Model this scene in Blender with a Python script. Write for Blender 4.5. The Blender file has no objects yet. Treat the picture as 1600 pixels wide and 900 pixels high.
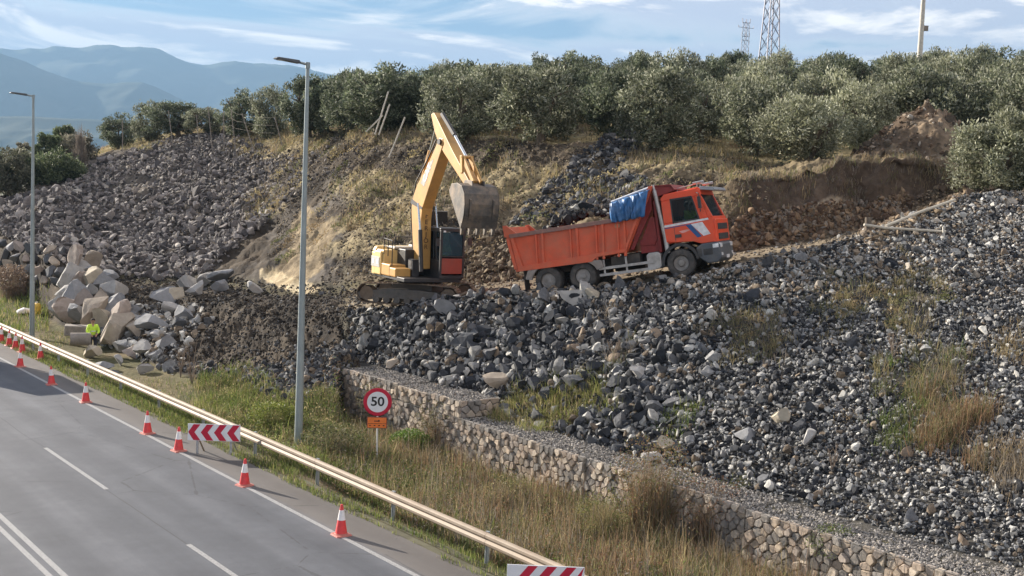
import bpy, bmesh, math, random
import numpy as np
from mathutils import Vector, Matrix

SC = bpy.context.scene
COL = SC.collection
random.seed(7)
RNG = np.random.default_rng(11)
R = math.radians

# ------------------------------------------------------------------ camera, sky, sun, exposure
H_CAM = 8.4
F_PX = 1800.0
PITCH, ROLL = R(4.76), R(2.3)
cf = np.array([0, math.cos(PITCH), -math.sin(PITCH)])
_u = np.array([0, math.sin(PITCH), math.cos(PITCH)])
_r = np.array([1.0, 0, 0])
cr = math.cos(ROLL) * _r + math.sin(ROLL) * _u
cu = math.cos(ROLL) * _u - math.sin(ROLL) * _r
cam_d = bpy.data.cameras.new('camera')
cam = bpy.data.objects.new('camera', cam_d)
COL.objects.link(cam)
cam_d.sensor_width = 36.0
cam_d.lens = 36.0 * F_PX / 1600.0
cam_d.clip_start = 0.1
cam_d.clip_end = 60000
M = Matrix(((cr[0], cu[0], -cf[0], 0), (cr[1], cu[1], -cf[1], 0), (cr[2], cu[2], -cf[2], H_CAM), (0, 0, 0, 1)))
cam.matrix_world = M
SC.camera = cam

SUN_EL = R(20)
SUN_AZ = math.atan2(-0.82, 0.57)           # from +Y towards +X
SD = Vector((math.sin(SUN_AZ) * math.cos(SUN_EL), math.cos(SUN_AZ) * math.cos(SUN_EL), math.sin(SUN_EL)))
world = bpy.data.worlds.new('World')
SC.world = world
world.use_nodes = True
nt = world.node_tree
nt.nodes.clear()


class NT:
    """tiny node tree helper"""
    def __init__(s, tree):
        s.t = tree

    def n(s, kind, inp=None, **kw):
        nd = s.t.nodes.new(kind)
        for k, v in kw.items():
            setattr(nd, k, v)
        if inp:
            for k, v in inp.items():
                if hasattr(v, 'is_linked') or isinstance(v, bpy.types.NodeSocket):
                    s.t.links.new(v, nd.inputs[k])
                else:
                    nd.inputs[k].default_value = v
        return nd

    def math(s, op, a, b=0.0, c=None, clamp=False):
        nd = s.t.nodes.new('ShaderNodeMath')
        nd.operation = op
        nd.use_clamp = clamp
        for i, v in enumerate((a, b, c)):
            if v is None:
                continue
            if isinstance(v, bpy.types.NodeSocket):
                s.t.links.new(v, nd.inputs[i])
            else:
                nd.inputs[i].default_value = v
        return nd.outputs[0]

    def ramp(s, fac, stops, interp='LINEAR'):
        nd = s.t.nodes.new('ShaderNodeValToRGB')
        cr_ = nd.color_ramp
        cr_.interpolation = interp
        while len(cr_.elements) > 1:
            cr_.elements.remove(cr_.elements[0])
        cr_.elements[0].position = stops[0][0]
        cr_.elements[0].color = tuple(stops[0][1]) + (1,) if len(stops[0][1]) == 3 else stops[0][1]
        for p, c in stops[1:]:
            e = cr_.elements.new(p)
            e.color = tuple(c) + (1,) if len(c) == 3 else c
        s.t.links.new(fac, nd.inputs[0])
        return nd.outputs[0]

    def mix(s, fac, a, b, mode='MIX'):
        nd = s.t.nodes.new('ShaderNodeMix')
        nd.data_type = 'RGBA'
        nd.blend_type = mode
        for i, v in ((0, fac), (6, a), (7, b)):
            if isinstance(v, bpy.types.NodeSocket):
                s.t.links.new(v, nd.inputs[i])
            else:
                if i and len(v) == 3:
                    v = tuple(v) + (1,)
                nd.inputs[i].default_value = v
        return nd.outputs[2]


w = NT(nt)
sky = w.n('ShaderNodeTexSky', sky_type='NISHITA')
sky.sun_disc = False
sky.sun_elevation = SUN_EL
sky.sun_rotation = SUN_AZ
sky.altitude = 300
sky.air_density = 1.0
sky.dust_density = 0.7
sky.ozone_density = 2.0
tc = w.n('ShaderNodeTexCoord')
sep = w.n('ShaderNodeSeparateXYZ', {0: tc.outputs['Generated']})
az = w.math('ARCTAN2', sep.outputs[0], sep.outputs[1])
el = w.math('ARCSINE', sep.outputs[2])


def cloud(dy, sx, sy, seed, detail=7.0):
    e2 = w.math('ADD', el, dy)
    cv = w.n('ShaderNodeCombineXYZ', {0: w.math('MULTIPLY', az, sx), 1: w.math('MULTIPLY', e2, sy), 2: seed})
    ns = w.n('ShaderNodeTexNoise', {'Vector': cv.outputs[0], 'Scale': 1.0, 'Detail': detail, 'Roughness': 0.6, 'Distortion': 0.7})
    return ns.outputs[0]


# a layer of flat clouds low over the hills, thin streaks above it
tilt = w.math('MULTIPLY_ADD', az, 0.02, el)
lay = w.ramp(w.math('ADD', tilt, 0.0), [(0.0, (0.30,) * 3), (0.075, (0.50,) * 3), (0.106, (0.48,) * 3), (0.126, (0.18,) * 3),
                                       (0.136, (-0.10 + 0.10,) * 3), (0.165, (0.12,) * 3), (0.30, (0.06,) * 3)])
right = w.math('MULTIPLY', w.math('ADD', az, 0.12), 0.26)
base = w.math('ADD', w.math('ADD', lay, w.math('MAXIMUM', w.math('MINIMUM', right, 0.12), -0.05)), -0.12)
n0 = cloud(0.0, 4.2, 24.0, 7.7)
n1 = cloud(0.010, 4.2, 24.0, 7.7)
cov = w.math('ADD', n0, base)
cmask = w.n('ShaderNodeMapRange', {'Value': cov, 'From Min': 0.34, 'From Max': 0.58}, interpolation_type='SMOOTHSTEP').outputs[0]
edge = w.n('ShaderNodeMapRange', {'Value': w.math('SUBTRACT', n0, n1), 'From Min': -0.01, 'From Max': 0.10}).outputs[0]
bright = w.math('MAXIMUM', edge, w.math('MULTIPLY_ADD', cmask, -1.1, 1.1), clamp=True)
ccol = w.mix(bright, (5.6, 5.1, 5.6), (15.0, 13.0, 10.8))
tinted = w.mix(1.0, sky.outputs[0], (0.40, 0.52, 0.62), 'MULTIPLY')
skc = w.mix(w.math('MULTIPLY', cmask, 0.88), tinted, ccol)
bg = w.n('ShaderNodeBackground', {'Color': skc, 'Strength': 0.05})
w.n('ShaderNodeOutputWorld', {'Surface': bg.outputs[0]})

sun_d = bpy.data.lights.new('sun', 'SUN')
sun_d.energy = 5.0
sun_d.angle = R(0.6)
sun_d.color = (1.0, 0.90, 0.77)
sun = bpy.data.objects.new('sun', sun_d)
COL.objects.link(sun)
sun.rotation_euler = SD.to_track_quat('Z', 'Y').to_euler()
sun.location = (-60, 60, 60)

SC.view_settings.view_transform = 'Standard'
SC.view_settings.look = 'None'
SC.view_settings.gamma = 1.0
SC.view_settings.exposure = 1.88
SC.render.engine = 'CYCLES'
SC.cycles.use_denoising = True
SC.cycles.max_bounces = 5
SC.cycles.diffuse_bounces = 2
SC.cycles.glossy_bounces = 2
SC.cycles.transmission_bounces = 4
SC.cycles.transparent_max_bounces = 6
SC.cycles.volume_bounces = 0


# ------------------------------------------------------------------ picture <-> place
def W(px, py, d):
    v = cf + (px - 800) / F_PX * cr - (py - 450) / F_PX * cu
    v = v * (d / v[1])
    return np.array([v[0], v[1], v[2] + H_CAM])


def project(P):
    P = np.atleast_2d(P) - np.array([0, 0, H_CAM])
    z = P @ cf
    z = np.where(z < 0.1, 0.1, z)
    return 800 + F_PX * (P @ cr) / z, 450 - F_PX * (P @ cu) / z


TN = np.array([math.cos(R(38)), math.sin(R(38)), 0])      # across the road, away from the camera
TT = np.array([-math.sin(R(38)), math.cos(R(38)), 0])     # along the road, to the far left


def RP(n, t, z=0.0):
    return TN * n + TT * t + np.array([0, 0, z])


# ------------------------------------------------------------------ object helpers
def tag(o, label=None, cat=None, group=None, kind=None):
    if label: o['label'] = label
    if cat: o['category'] = cat
    if group: o['group'] = group
    if kind: o['kind'] = kind
    return o


def empty(name, loc, rz=0.0, label=None, cat=None, group=None):
    o = bpy.data.objects.new(name, None)
    COL.objects.link(o)
    o.location = tuple(float(c) for c in loc)
    o.rotation_euler = (0, 0, rz)
    o.empty_display_size = 0.2
    return tag(o, label, cat, group)


def copy_tree(o, parent=None):
    c = o.copy()
    COL.objects.link(c)
    if parent is not None:
        c.parent = parent
    for ch in list(o.children):
        copy_tree(ch, c)
    return c


def link_mesh(name, me, parent=None):
    o = bpy.data.objects.new(name, me)
    COL.objects.link(o)
    if parent is not None:
        o.parent = parent
    return o


def np_mesh(name, V, F, mat=None, cols=None, smooth=False):
    """V (n,3); F (m,k) all faces the same size"""
    me = bpy.data.meshes.new(name)
    V = np.asarray(V, dtype=np.float32)
    F = np.asarray(F, dtype=np.int32)
    m, k = F.shape
    me.vertices.add(len(V))
    me.vertices.foreach_set('co', V.ravel())
    me.loops.add(m * k)
    me.loops.foreach_set('vertex_index', F.ravel())
    me.polygons.add(m)
    me.polygons.foreach_set('loop_start', np.arange(0, m * k, k, dtype=np.int32))
    me.polygons.foreach_set('loop_total', np.full(m, k, dtype=np.int32))
    me.polygons.foreach_set('use_smooth', np.full(m, smooth, dtype=bool))
    me.update(calc_edges=True)
    if cols is not None:
        ca = me.color_attributes.new('tone', 'FLOAT_COLOR', 'POINT')
        c4 = np.ones((len(V), 4), dtype=np.float32)
        c4[:, :3] = cols
        ca.data.foreach_set('color', c4.ravel())
    if mat:
        me.materials.append(mat)
    return me


class MB:
    """collects polygons, builds ONE mesh object"""
    def __init__(s):
        s.v, s.f, s.m = [], [], []

    def add(s, vs, fs, mi=0):
        b = len(s.v)
        s.v.extend([tuple(float(c) for c in v) for v in vs])
        for f in fs:
            s.f.append(tuple(b + i for i in f))
            s.m.append(mi)

    def box(s, c, size, rot=None, mi=0, taper=1.0):
        x, y, z = (q / 2 for q in size)
        vs = []
        for sz in (-1, 1):
            k = taper if sz > 0 else 1.0
            for sx, sy in ((-1, -1), (1, -1), (1, 1), (-1, 1)):
                vs.append(Vector((sx * x * k, sy * y * k, sz * z)))
        if rot is not None:
            vs = [rot @ v for v in vs]
        vs = [v + Vector(c) for v in vs]
        s.add(vs, [(3, 2, 1, 0), (4, 5, 6, 7), (0, 1, 5, 4), (1, 2, 6, 5), (2, 3, 7, 6), (3, 0, 4, 7)], mi)
        return s

    def prism(s, prof, y0, y1, mi=0, plane='xz', prof2=None):
        """profile polygon in plane, extruded between y0 and y1"""
        n = len(prof)
        p2 = prof2 or prof

        def P(p, y):
            if plane == 'xz': return (p[0], y, p[1])
            if plane == 'xy': return (p[0], p[1], y)
            return (y, p[0], p[1])
        vs = [P(p, y0) for p in prof] + [P(p, y1) for p in p2]
        fs = [tuple(range(n)), tuple(range(2 * n - 1, n - 1, -1))]
        for i in range(n):
            j = (i + 1) % n
            fs.append((i, n + i, n + j, j))
        s.add(vs, fs, mi)
        return s

    def cyl(s, p0, p1, r0, r1=None, n=10, mi=0, cap=True):
        r1 = r0 if r1 is None else r1
        p0, p1 = Vector(p0), Vector(p1)
        a = (p1 - p0).normalized()
        q = a.orthogonal().normalized()
        b = a.cross(q)
        vs = []
        for p, r_ in ((p0, r0), (p1, r1)):
            for i in range(n):
                t = 2 * math.pi * i / n
                vs.append(p + (q * math.cos(t) + b * math.sin(t)) * r_)
        fs = [(i, (i + 1) % n, n + (i + 1) % n, n + i) for i in range(n)]
        if cap:
            fs += [tuple(range(n - 1, -1, -1)), tuple(range(n, 2 * n))]
        s.add(vs, fs, mi)
        return s

    def tube(s, pts, r_, n=7, mi=0):
        pts = [Vector(p) for p in pts]
        rs = r_ if isinstance(r_, (list, tuple)) else [r_] * len(pts)
        vs = []
        q = None
        for i, p in enumerate(pts):
            a = (pts[min(i + 1, len(pts) - 1)] - pts[max(i - 1, 0)]).normalized()
            if q is None:
                q = a.orthogonal().normalized()
            else:
                q = (q - a * q.dot(a)).normalized()
            b = a.cross(q)
            for k in range(n):
                t = 2 * math.pi * k / n
                vs.append(p + (q * math.cos(t) + b * math.sin(t)) * rs[i])
        fs = []
        for i in range(len(pts) - 1):
            for k in range(n):
                fs.append((i * n + k, i * n + (k + 1) % n, (i + 1) * n + (k + 1) % n, (i + 1) * n + k))
        fs += [tuple(range(n - 1, -1, -1)), tuple(range((len(pts) - 1) * n, len(pts) * n))]
        s.add(vs, fs, mi)
        return s

    def lathe(s, prof, c=(0, 0, 0), axis='z', n=24, mi=0, cap=True):
        """prof list of (r, h)"""
        vs = []
        for r_, h in prof:
            for i in range(n):
                t = 2 * math.pi * i / n
                a, b = r_ * math.cos(t), r_ * math.sin(t)
                vs.append({'z': (c[0] + a, c[1] + b, c[2] + h), 'y': (c[0] + a, c[1] + h, c[2] + b), 'x': (c[0] + h, c[1] + a, c[2] + b)}[axis])
        fs = []
        for j in range(len(prof) - 1):
            for i in range(n):
                fs.append((j * n + i, j * n + (i + 1) % n, (j + 1) * n + (i + 1) % n, (j + 1) * n + i))
        if cap:
            fs += [tuple(range(n - 1, -1, -1)), tuple(range((len(prof) - 1) * n, len(prof) * n))]
        s.add(vs, fs, mi)
        return s

    def build(s, name, mats, parent=None, bevel=0.0, smooth=False):
        me = bpy.data.meshes.new(name)
        me.from_pydata(s.v, [], s.f)
        mats = mats if isinstance(mats, (list, tuple)) else [mats]
        for m_ in mats:
            me.materials.append(m_)
        me.polygons.foreach_set('material_index', s.m)
        bm = bmesh.new()
        bm.from_mesh(me)
        bmesh.ops.recalc_face_normals(bm, faces=bm.faces)
        if smooth:
            for f in bm.faces:
                f.smooth = True
            for e in bm.edges:
                if len(e.link_faces) == 2 and e.calc_face_angle(0) > R(38):
                    e.smooth = False
        bm.to_mesh(me)
        bm.free()
        o = link_mesh(name, me, parent)
        if bevel:
            md = o.modifiers.new('bevel', 'BEVEL')
            md.width = bevel
            md.segments = 2
            md.limit_method = 'ANGLE'
            md.angle_limit = R(40)
            md.harden_normals = False
        return o


# ------------------------------------------------------------------ materials
def new_mat(name):
    m = bpy.data.materials.new(name)
    m.use_nodes = True
    m.node_tree.nodes.clear()
    t = NT(m.node_tree)
    return m, t


def out(t, sh):
    t.n('ShaderNodeOutputMaterial', {'Surface': sh})


def paint(name, col, rough=0.5, metal=0.0, var=0.25, scale=6.0, dirt=None, dirt_amt=0.5, bump=0.0, spec=0.5):
    m, t = new_mat(name)
    tcn = t.n('ShaderNodeTexCoord')
    ns = t.n('ShaderNodeTexNoise', {'Vector': tcn.outputs['Object'], 'Scale': scale, 'Detail': 6.0, 'Roughness': 0.6})
    lo = tuple(c * (1 - var) for c in col)
    hi = tuple(min(1, c * (1 + var)) for c in col)
    c = t.ramp(ns.outputs[0], [(0.3, lo), (0.7, hi)])
    if dirt:
        n2 = t.n('ShaderNodeTexNoise', {'Vector': tcn.outputs['Object'], 'Scale': scale * 0.45, 'Detail': 9.0, 'Roughness': 0.7})
        f = t.n('ShaderNodeMapRange', {'Value': n2.outputs[0], 'From Min': 0.42, 'From Max': 0.72, 'To Max': dirt_amt}).outputs[0]
        c = t.mix(f, c, dirt)
    b = t.n('ShaderNodeBsdfPrincipled', {'Base Color': c, 'Roughness': rough, 'Metallic': metal, 'Specular IOR Level': spec})
    if bump:
        bp = t.n('ShaderNodeBump', {'Height': ns.outputs[0], 'Strength': bump, 'Distance': 0.02})
        t.t.links.new(bp.outputs[0], b.inputs['Normal'])
    out(t, b.outputs[0])
    return m


def tone_mat(name, rough=0.9, scale=8.0, var=0.35, bump=0.3, dist=0.03, trans=0.0, spec=0.25):
    m, t = new_mat(name)
    at = t.n('ShaderNodeAttribute', attribute_name='tone')
    geo = t.n('ShaderNodeNewGeometry')
    ns = t.n('ShaderNodeTexNoise', {'Vector': geo.outputs['Position'], 'Scale': scale, 'Detail': 5.0, 'Roughness': 0.65})
    k = t.n('ShaderNodeMapRange', {'Value': ns.outputs[0], 'From Min': 0.25, 'From Max': 0.75, 'To Min': 1 - var, 'To Max': 1 + var}).outputs[0]
    kk = t.n('ShaderNodeCombineXYZ', {0: k, 1: k, 2: k})
    c = t.mix(1.0, at.outputs['Color'], kk.outputs[0], 'MULTIPLY')
    b = t.n('ShaderNodeBsdfPrincipled', {'Base Color': c, 'Roughness': rough, 'Specular IOR Level': spec})
    if bump:
        bp = t.n('ShaderNodeBump', {'Height': ns.outputs[0], 'Strength': bump, 'Distance': dist})
        t.t.links.new(bp.outputs[0], b.inputs['Normal'])
    sh = b.outputs[0]
    if trans:
        tr = t.n('ShaderNodeBsdfTranslucent', {'Color': c})
        sh = t.n('ShaderNodeMixShader', {0: trans, 1: sh, 2: tr.outputs[0]}).outputs[0]
    out(t, sh)
    return m


# ------------------------------------------------------------------ numpy noise
def _hash(ix, iy, iz, seed):
    h = (ix.astype(np.int64) * 374761393 + iy.astype(np.int64) * 668265263 + iz.astype(np.int64) * 2147483647 + seed * 1274126177) & 0xffffffff
    h = ((h ^ (h >> 13)) * 1274126177) & 0xffffffff
    h = h ^ (h >> 16)
    return (h & 0xffff) / 65535.0


def vnoise(x, y, z, seed=0):
    x0, y0, z0 = np.floor(x), np.floor(y), np.floor(z)
    fx, fy, fz = x - x0, y - y0, z - z0
    fx, fy, fz = (q * q * (3 - 2 * q) for q in (fx, fy, fz))
    r_ = 0
    for dx in (0, 1):
        for dy in (0, 1):
            for dz in (0, 1):
                r_ = r_ + _hash(x0 + dx, y0 + dy, z0 + dz, seed) * (fx if dx else 1 - fx) * (fy if dy else 1 - fy) * (fz if dz else 1 - fz)
    return r_ * 2 - 1


def fbm(x, y, z=None, octv=4, seed=0, gain=0.5):
    z = np.zeros_like(x) if z is None else z
    a, s, tot = 1.0, 0.0, 0.0
    for i in range(octv):
        s = s + a * vnoise(x * 2 ** i + i * 17.3, y * 2 ** i - i * 9.1, z * 2 ** i, seed + i)
        tot += a
        a *= gain
    return s / tot


def inpoly(px, py, poly):
    r_ = np.zeros(np.shape(px), bool)
    n = len(poly)
    for i in range(n):
        x0, y0 = poly[i]
        x1, y1 = poly[(i + 1) % n]
        c = ((y0 > py) != (y1 > py)) & (px < (x1 - x0) * (py - y0) / ((y1 - y0) + 1e-9) + x0)
        r_ ^= c
    return r_


# ------------------------------------------------------------------ the hillside: break lines from the road up to the olive grove
def N(px, n, z):
    a = (px - 800) / F_PX
    d = n / (TN[0] * a + TN[1])
    return np.array([a * d, d, z])


LINES = [
    # 0 verge beside the guard rail
    [N(p, 15.1, 0.0) for p in range(-360, 2301, 60)],
    # 1
    [N(p, 16.3, -0.05 if p < 500 else -0.3) for p in range(-360, 2301, 60)],
    # 2 ditch
    [N(-360, 17.2, 0), N(0, 17.8, 0.0), N(300, 18.2, 0.12), N(450, 18.6, 0.15), N(545, 19.5, -0.2)] + [N(p, 20.0, -0.5) for p in range(700, 2301, 100)],
    # 3 foot of wall / of bank
    [N(-360, 17.8, .2), N(0, 20.6, 1.0), W(80, 490, 66), W(150, 550, 52), W(190, 555, 51.5), W(300, 582, 48), W(450, 632, 41.3), W(525, 612, 41.6)] + [N(p, 21.75, -0.55) for p in range(545, 2301, 40)],
    # 4
    [N(-360, 18.2, .8), N(0, 20.9, 3.3), W(80, 442, 67.3), W(150, 502, 58), W(190, 502, 57), W(300, 530, 52.5), W(450, 575, 45), W(525, 580, 43.5)]
    + [N(p, 22.2, 1.45 if p < 730 else 0.9) for p in list(range(545, 726, 30)) + [727, 733] + list(range(760, 2301, 40))],
    # 5
    [N(-360, 18.8, 1.2), N(0, 22, 4), W(80, 408, 69.5), W(150, 466, 64), W(190, 463, 63), W(300, 492, 58), W(450, 520, 50), W(525, 531, 48.3)]
    + [N(p, 23.2, 1.5 if p < 730 else 0.95) for p in list(range(545, 726, 30)) + [727, 733] + list(range(760, 2301, 40))],
    # 6 outer edge of the haul bench
    [N(-360, 19.2, 1.5), W(0, 345, 86), W(80, 385, 75.5), W(150, 447, 68), W(200, 451, 68), W(300, 470, 62), W(450, 492, 53), W(560, 492, 47), W(640, 482, 45), W(760, 470, 43.2),
     W(900, 461, 41.9), W(1000, 450, 41), W(1100, 436, 40), W(1200, 408, 40), W(1300, 386, 40), W(1360, 368, 40.5), W(1420, 342, 41.5), W(1500, 306, 43), W(1600, 302, 43), W(2250, 300, 43)],
    # 7 inner edge of the bench
    [N(-360, 19.6, 1.8), W(0, 325, 92), W(80, 352, 82), W(150, 427, 72), W(200, 441, 72), W(300, 450, 68), W(450, 463, 57.5), W(560, 458, 53), W(650, 453, 51.5), W(760, 441, 50),
     W(900, 426, 48.5), W(1000, 413, 47.5), W(1100, 400, 46.2), W(1200, 386, 45.5), W(1300, 369, 45), W(1400, 346, 45.5), W(1500, 305, 46), W(1600, 300, 46.5), W(2250, 300, 46.5)],
    # 8 middle of the slope, top of the steep cut at the right
    [N(-360, 20, 2), W(0, 318, 97), W(80, 292, 92), W(150, 330, 88), W(200, 330, 87), W(300, 330, 86), W(400, 330, 80), W(450, 338, 73), W(560, 300, 66), W(650, 330, 58.5), W(760, 332, 56), W(860, 352, 52.5),
     W(930, 335, 51), W(1000, 318, 50), W(1100, 308, 48), W(1150, 298, 46.9), W(1200, 288, 46.6), W(1300, 258, 46.4), W(1400, 252, 47), W(1480, 262, 47.6), W(1560, 286, 49), W(2250, 290, 49)],
    # 9 lip
    [N(-360, 21, 2), W(0, 315, 103), W(80, 280, 103), W(150, 249, 104), W(200, 238, 106), W(300, 216, 106), W(400, 215, 101), W(450, 222, 92), W(560, 214, 80), W(650, 220, 72), W(760, 240, 64), W(860, 250, 60),
     W(950, 246, 57.5), W(1000, 256, 55.5), W(1100, 266, 52.5), W(1200, 272, 50), W(1300, 252, 49), W(1400, 247, 50), W(1480, 257, 51), W(1600, 283, 53), W(2250, 290, 53)],
    # 10 top of the small scarp
    [N(-360, 22, 2), W(0, 312, 112), W(80, 276, 112), W(150, 241, 114), W(300, 208, 114), W(450, 206, 98), W(560, 204, 83), W(650, 205, 74.0), W(760, 213, 65.3), W(860, 222, 61.2), W(950, 222, 60),
     W(1000, 232, 59.5), W(1100, 248, 57), W(1200, 258, 55), W(1300, 245, 54), W(1400, 240, 55), W(1500, 252, 56), W(1600, 274, 57), W(2250, 280, 57)],
    # 11
    [N(-360, 24, 1), W(0, 330, 140), W(150, 237, 135), W(300, 203, 140), W(450, 198, 120), W(560, 196, 100), W(650, 197, 90), W(760, 197, 82), W(860, 199, 78), W(1000, 205, 76), W(1200, 215, 74), W(1400, 215, 72), W(1600, 230, 72), W(2250, 240, 72)],
    # 12
    [N(-360, 28, 0), W(0, 345, 190), W(150, 235, 190), W(300, 200, 200), W(450, 190, 180), W(600, 178, 160), W(800, 158, 140), W(1000, 150, 130), W(1200, 150, 125), W(1600, 152, 120), W(2250, 160, 120)],
    # 13 beyond the brow
    [N(-360, 40, -.4), W(0, 330, 300), W(150, 262, 300), W(300, 225, 320), W(600, 210, 330), W(1000, 200, 330), W(1600, 205, 330), W(2250, 210, 330)],
]
SUB = [10, 14, 16, 10, 12, 86, 34, 60, 60, 26, 34, 26, 14]
NA = 980
AG = np.linspace(-0.64, 0.80, NA)


def smooth1(v, k=5):
    ker = np.hanning(2 * k + 3)[1:-1]
    ker /= ker.sum()
    p = np.pad(v, k, mode='edge')
    return np.convolve(p, ker, mode='valid')


LD_, LZ_ = [], []
for i, ln in enumerate(LINES):
    P = np.array(ln)
    a = P[:, 0] / P[:, 1]
    o_ = np.argsort(a)
    d = np.interp(AG, a[o_], P[o_, 1])
    z = np.interp(AG, a[o_], P[o_, 2])
    if i > 5:
        d, z = smooth1(d, 12), smooth1(z, 12)
    elif i > 2:
        d, z = smooth1(d, 2), smooth1(z, 2)
    if LD_:
        d = np.maximum(d, LD_[-1] + 0.25)
    LD_.append(d)
    LZ_.append(z)
rows_d, rows_z, rows_r = [], [], []
for i in range(len(LINES) - 1):
    for k in range(SUB[i]):
        f = k / SUB[i]
        fz = f
        rows_d.append(LD_[i] * (1 - f) + LD_[i + 1] * f)
        rows_z.append(LZ_[i] * (1 - fz) + LZ_[i + 1] * fz)
        rows_r.append(i + f)
rows_d.append(LD_[-1]); rows_z.append(LZ_[-1]); rows_r.append(len(LINES) - 1)
GD, GZ = np.array(rows_d), np.array(rows_z)
GR = np.repeat(np.array(rows_r)[:, None], NA, 1)
GA = np.repeat(AG[None, :], GD.shape[0], 0)
GX = GA * GD
NR = GD.shape[0]
# soften the breaks between the lines (not near the road and the wall)
sm = GZ.copy()
for it in range(5):
    sm[1:-1] = (sm[:-2] + 2 * sm[1:-1] + sm[2:]) / 4
keep = np.clip((GR - 5.1) / 0.3, 0, 1)
keep = np.where((AG[None, :] < -0.15), np.clip((GR - 1.0) / 1, 0, 1), keep)
keep[:, :] *= np.where((GR > 7.0) & (GR < 8.3) & (GA > 0.17), 0.3, 1.0)
GZ = GZ * (1 - keep) + sm * keep
# roughness
amp = np.interp(GR, [0, 1, 2, 3, 5.0, 5.3, 6.0, 6.1, 6.9, 7.2, 8, 9, 9.8, 10, 11, 13], [0, .04, .05, .05, .03, .10, .16, .07, .07, .24, .36, .36, .34, .13, .2, .4])
amp = np.where((AG[None, :] < -0.14) & (GR > 2.6) & (GR < 7.2), np.interp(GR, [2.6, 3.2, 5.8, 6.3, 7.2], [.05, .42, .46, .20, .2]), amp)
n_big = fbm(GX * 0.45, GD * 0.45, GZ * 0.45, 4, 5)
n_fine = fbm(GX * 2.4, GD * 2.4, GZ * 2.4, 5, 9, .62)
ridge = 1 - np.abs(fbm((GX * 0.9 - GZ * 0.9), (GD * 0.25 + GZ * .3), GZ * 0.5, 4, 31)) * 2
GZ = GZ + amp * (n_big * 1.5 + n_fine * 1.0)
GZ = GZ + np.where((GR > 7) & (GR < 9.2), 1, 0) * np.clip((GR - 7) * 3, 0, 1) * np.clip((9.2 - GR) * 3, 0, 1) * 0.35 * (ridge - 0.6)
# dark bank in the middle left: gullies running down
bank = np.exp(-(((GR - 4.6) / 1.1) ** 2)) * np.clip((AG[None, :] + 0.33) / 0.05, 0, 1) * np.clip((-0.13 - AG[None, :]) / 0.02, 0, 1)
GZ = GZ + bank * 0.9 * (1 - np.abs(vnoise(GX * 0.9 + GD * 0.45, GD * 0.12, GX * 0, 77)) * 2)
# push the cut face in and out a little
GDn = GD + np.where((GR > 7.05) & (GR < 7.95), 1, 0) * 0.35 * fbm(GX * 1.1, GZ * 0.6, GD * 0, 4, 13)
GX = GA * GDn
GPX, GPY = project(np.stack([GX.ravel(), GDn.ravel(), GZ.ravel()], 1))
GPX, GPY = GPX.reshape(GX.shape), GPY.reshape(GX.shape)


def hgt(x, y):
    x, y = np.atleast_1d(np.asarray(x, float)), np.atleast_1d(np.asarray(y, float))
    a = x / y
    ci = np.clip((a - AG[0]) / (AG[1] - AG[0]), 0, NA - 1.001)
    c0 = ci.astype(int)
    fc = ci - c0
    res = np.zeros(len(x))
    lo, hi = np.zeros(len(x), int), np.full(len(x), NR - 1)
    for _ in range(11):
        mid = (lo + hi) // 2
        up = GD[mid, c0] * (1 - fc) + GD[mid, c0 + 1] * fc <= y
        lo = np.where(up, mid, lo)
        hi = np.where(up, hi, mid)
    lo = np.minimum(lo, NR - 2)
    d0 = GD[lo, c0] * (1 - fc) + GD[lo, c0 + 1] * fc
    d1 = GD[lo + 1, c0] * (1 - fc) + GD[lo + 1, c0 + 1] * fc
    f = np.clip((y - d0) / (d1 - d0 + 1e-9), 0, 1)
    z0 = GZ[lo, c0] * (1 - fc) + GZ[lo, c0 + 1] * fc
    z1 = GZ[lo + 1, c0] * (1 - fc) + GZ[lo + 1, c0 + 1] * fc
    res = z0 * (1 - f) + z1 * f
    return np.where(y < GD[0, c0], 0.0, res)


def ground_at(px, py, dmin=20, dmax=200):
    """first hit of the sight line through a pixel with the ground"""
    ds = np.linspace(dmin, dmax, 2600)
    v = cf + (px - 800) / F_PX * cr - (py - 450) / F_PX * cu
    X, Z = v[0] / v[1] * ds, v[2] / v[1] * ds + H_CAM
    g = hgt(X, ds)
    k = np.nonzero(Z <= g)[0]
    k = k[0] if len(k) else len(ds) - 1
    return np.array([X[k], ds[k], g[k]])


def at(px, d, dz=0.0):
    """ground point in the column of pixel px at distance d"""
    x = (px - 800) / F_PX * d
    return np.array([x, d, float(hgt(x, d)[0]) + dz])

# ------------------------------------------------------------------ the hillside mesh
def lerp(a, b, f):
    return a * (1 - f[..., None]) + b * f[..., None]


C3 = lambda *c: np.array(c)
col = np.zeros(GX.shape + (3,))
col[:] = C3(.11, .10, .055)
nz = np.clip(fbm(GX * .5, GD * .5, GZ * .5, 5, 21) * 1.8 + .5, 0, 1)
nz2 = np.clip(fbm(GX * 1.6, GD * 1.6, GZ * 1.6, 4, 22) * 2.0 + .5, 0, 1)


def zone(mask, c1, c2, n_=None):
    global col
    c = lerp(c1, c2, nz if n_ is None else n_)
    m = np.clip(mask, 0, 1)
    col = col * (1 - m[..., None]) + c * m[..., None]


def band(r0, r1, s=.15):
    return np.clip((GR - r0) / s, 0, 1) * np.clip((r1 - GR) / s, 0, 1)


def blob(cx, cy, rx, ry, k=1.0, wob=.5):
    q = ((GPX - cx) / rx) ** 2 + ((GPY - cy) / ry) ** 2
    return np.clip((1.25 + wob * (nz2 * 2 - 1) - q) * 2.2, 0, 1) * k


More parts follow.
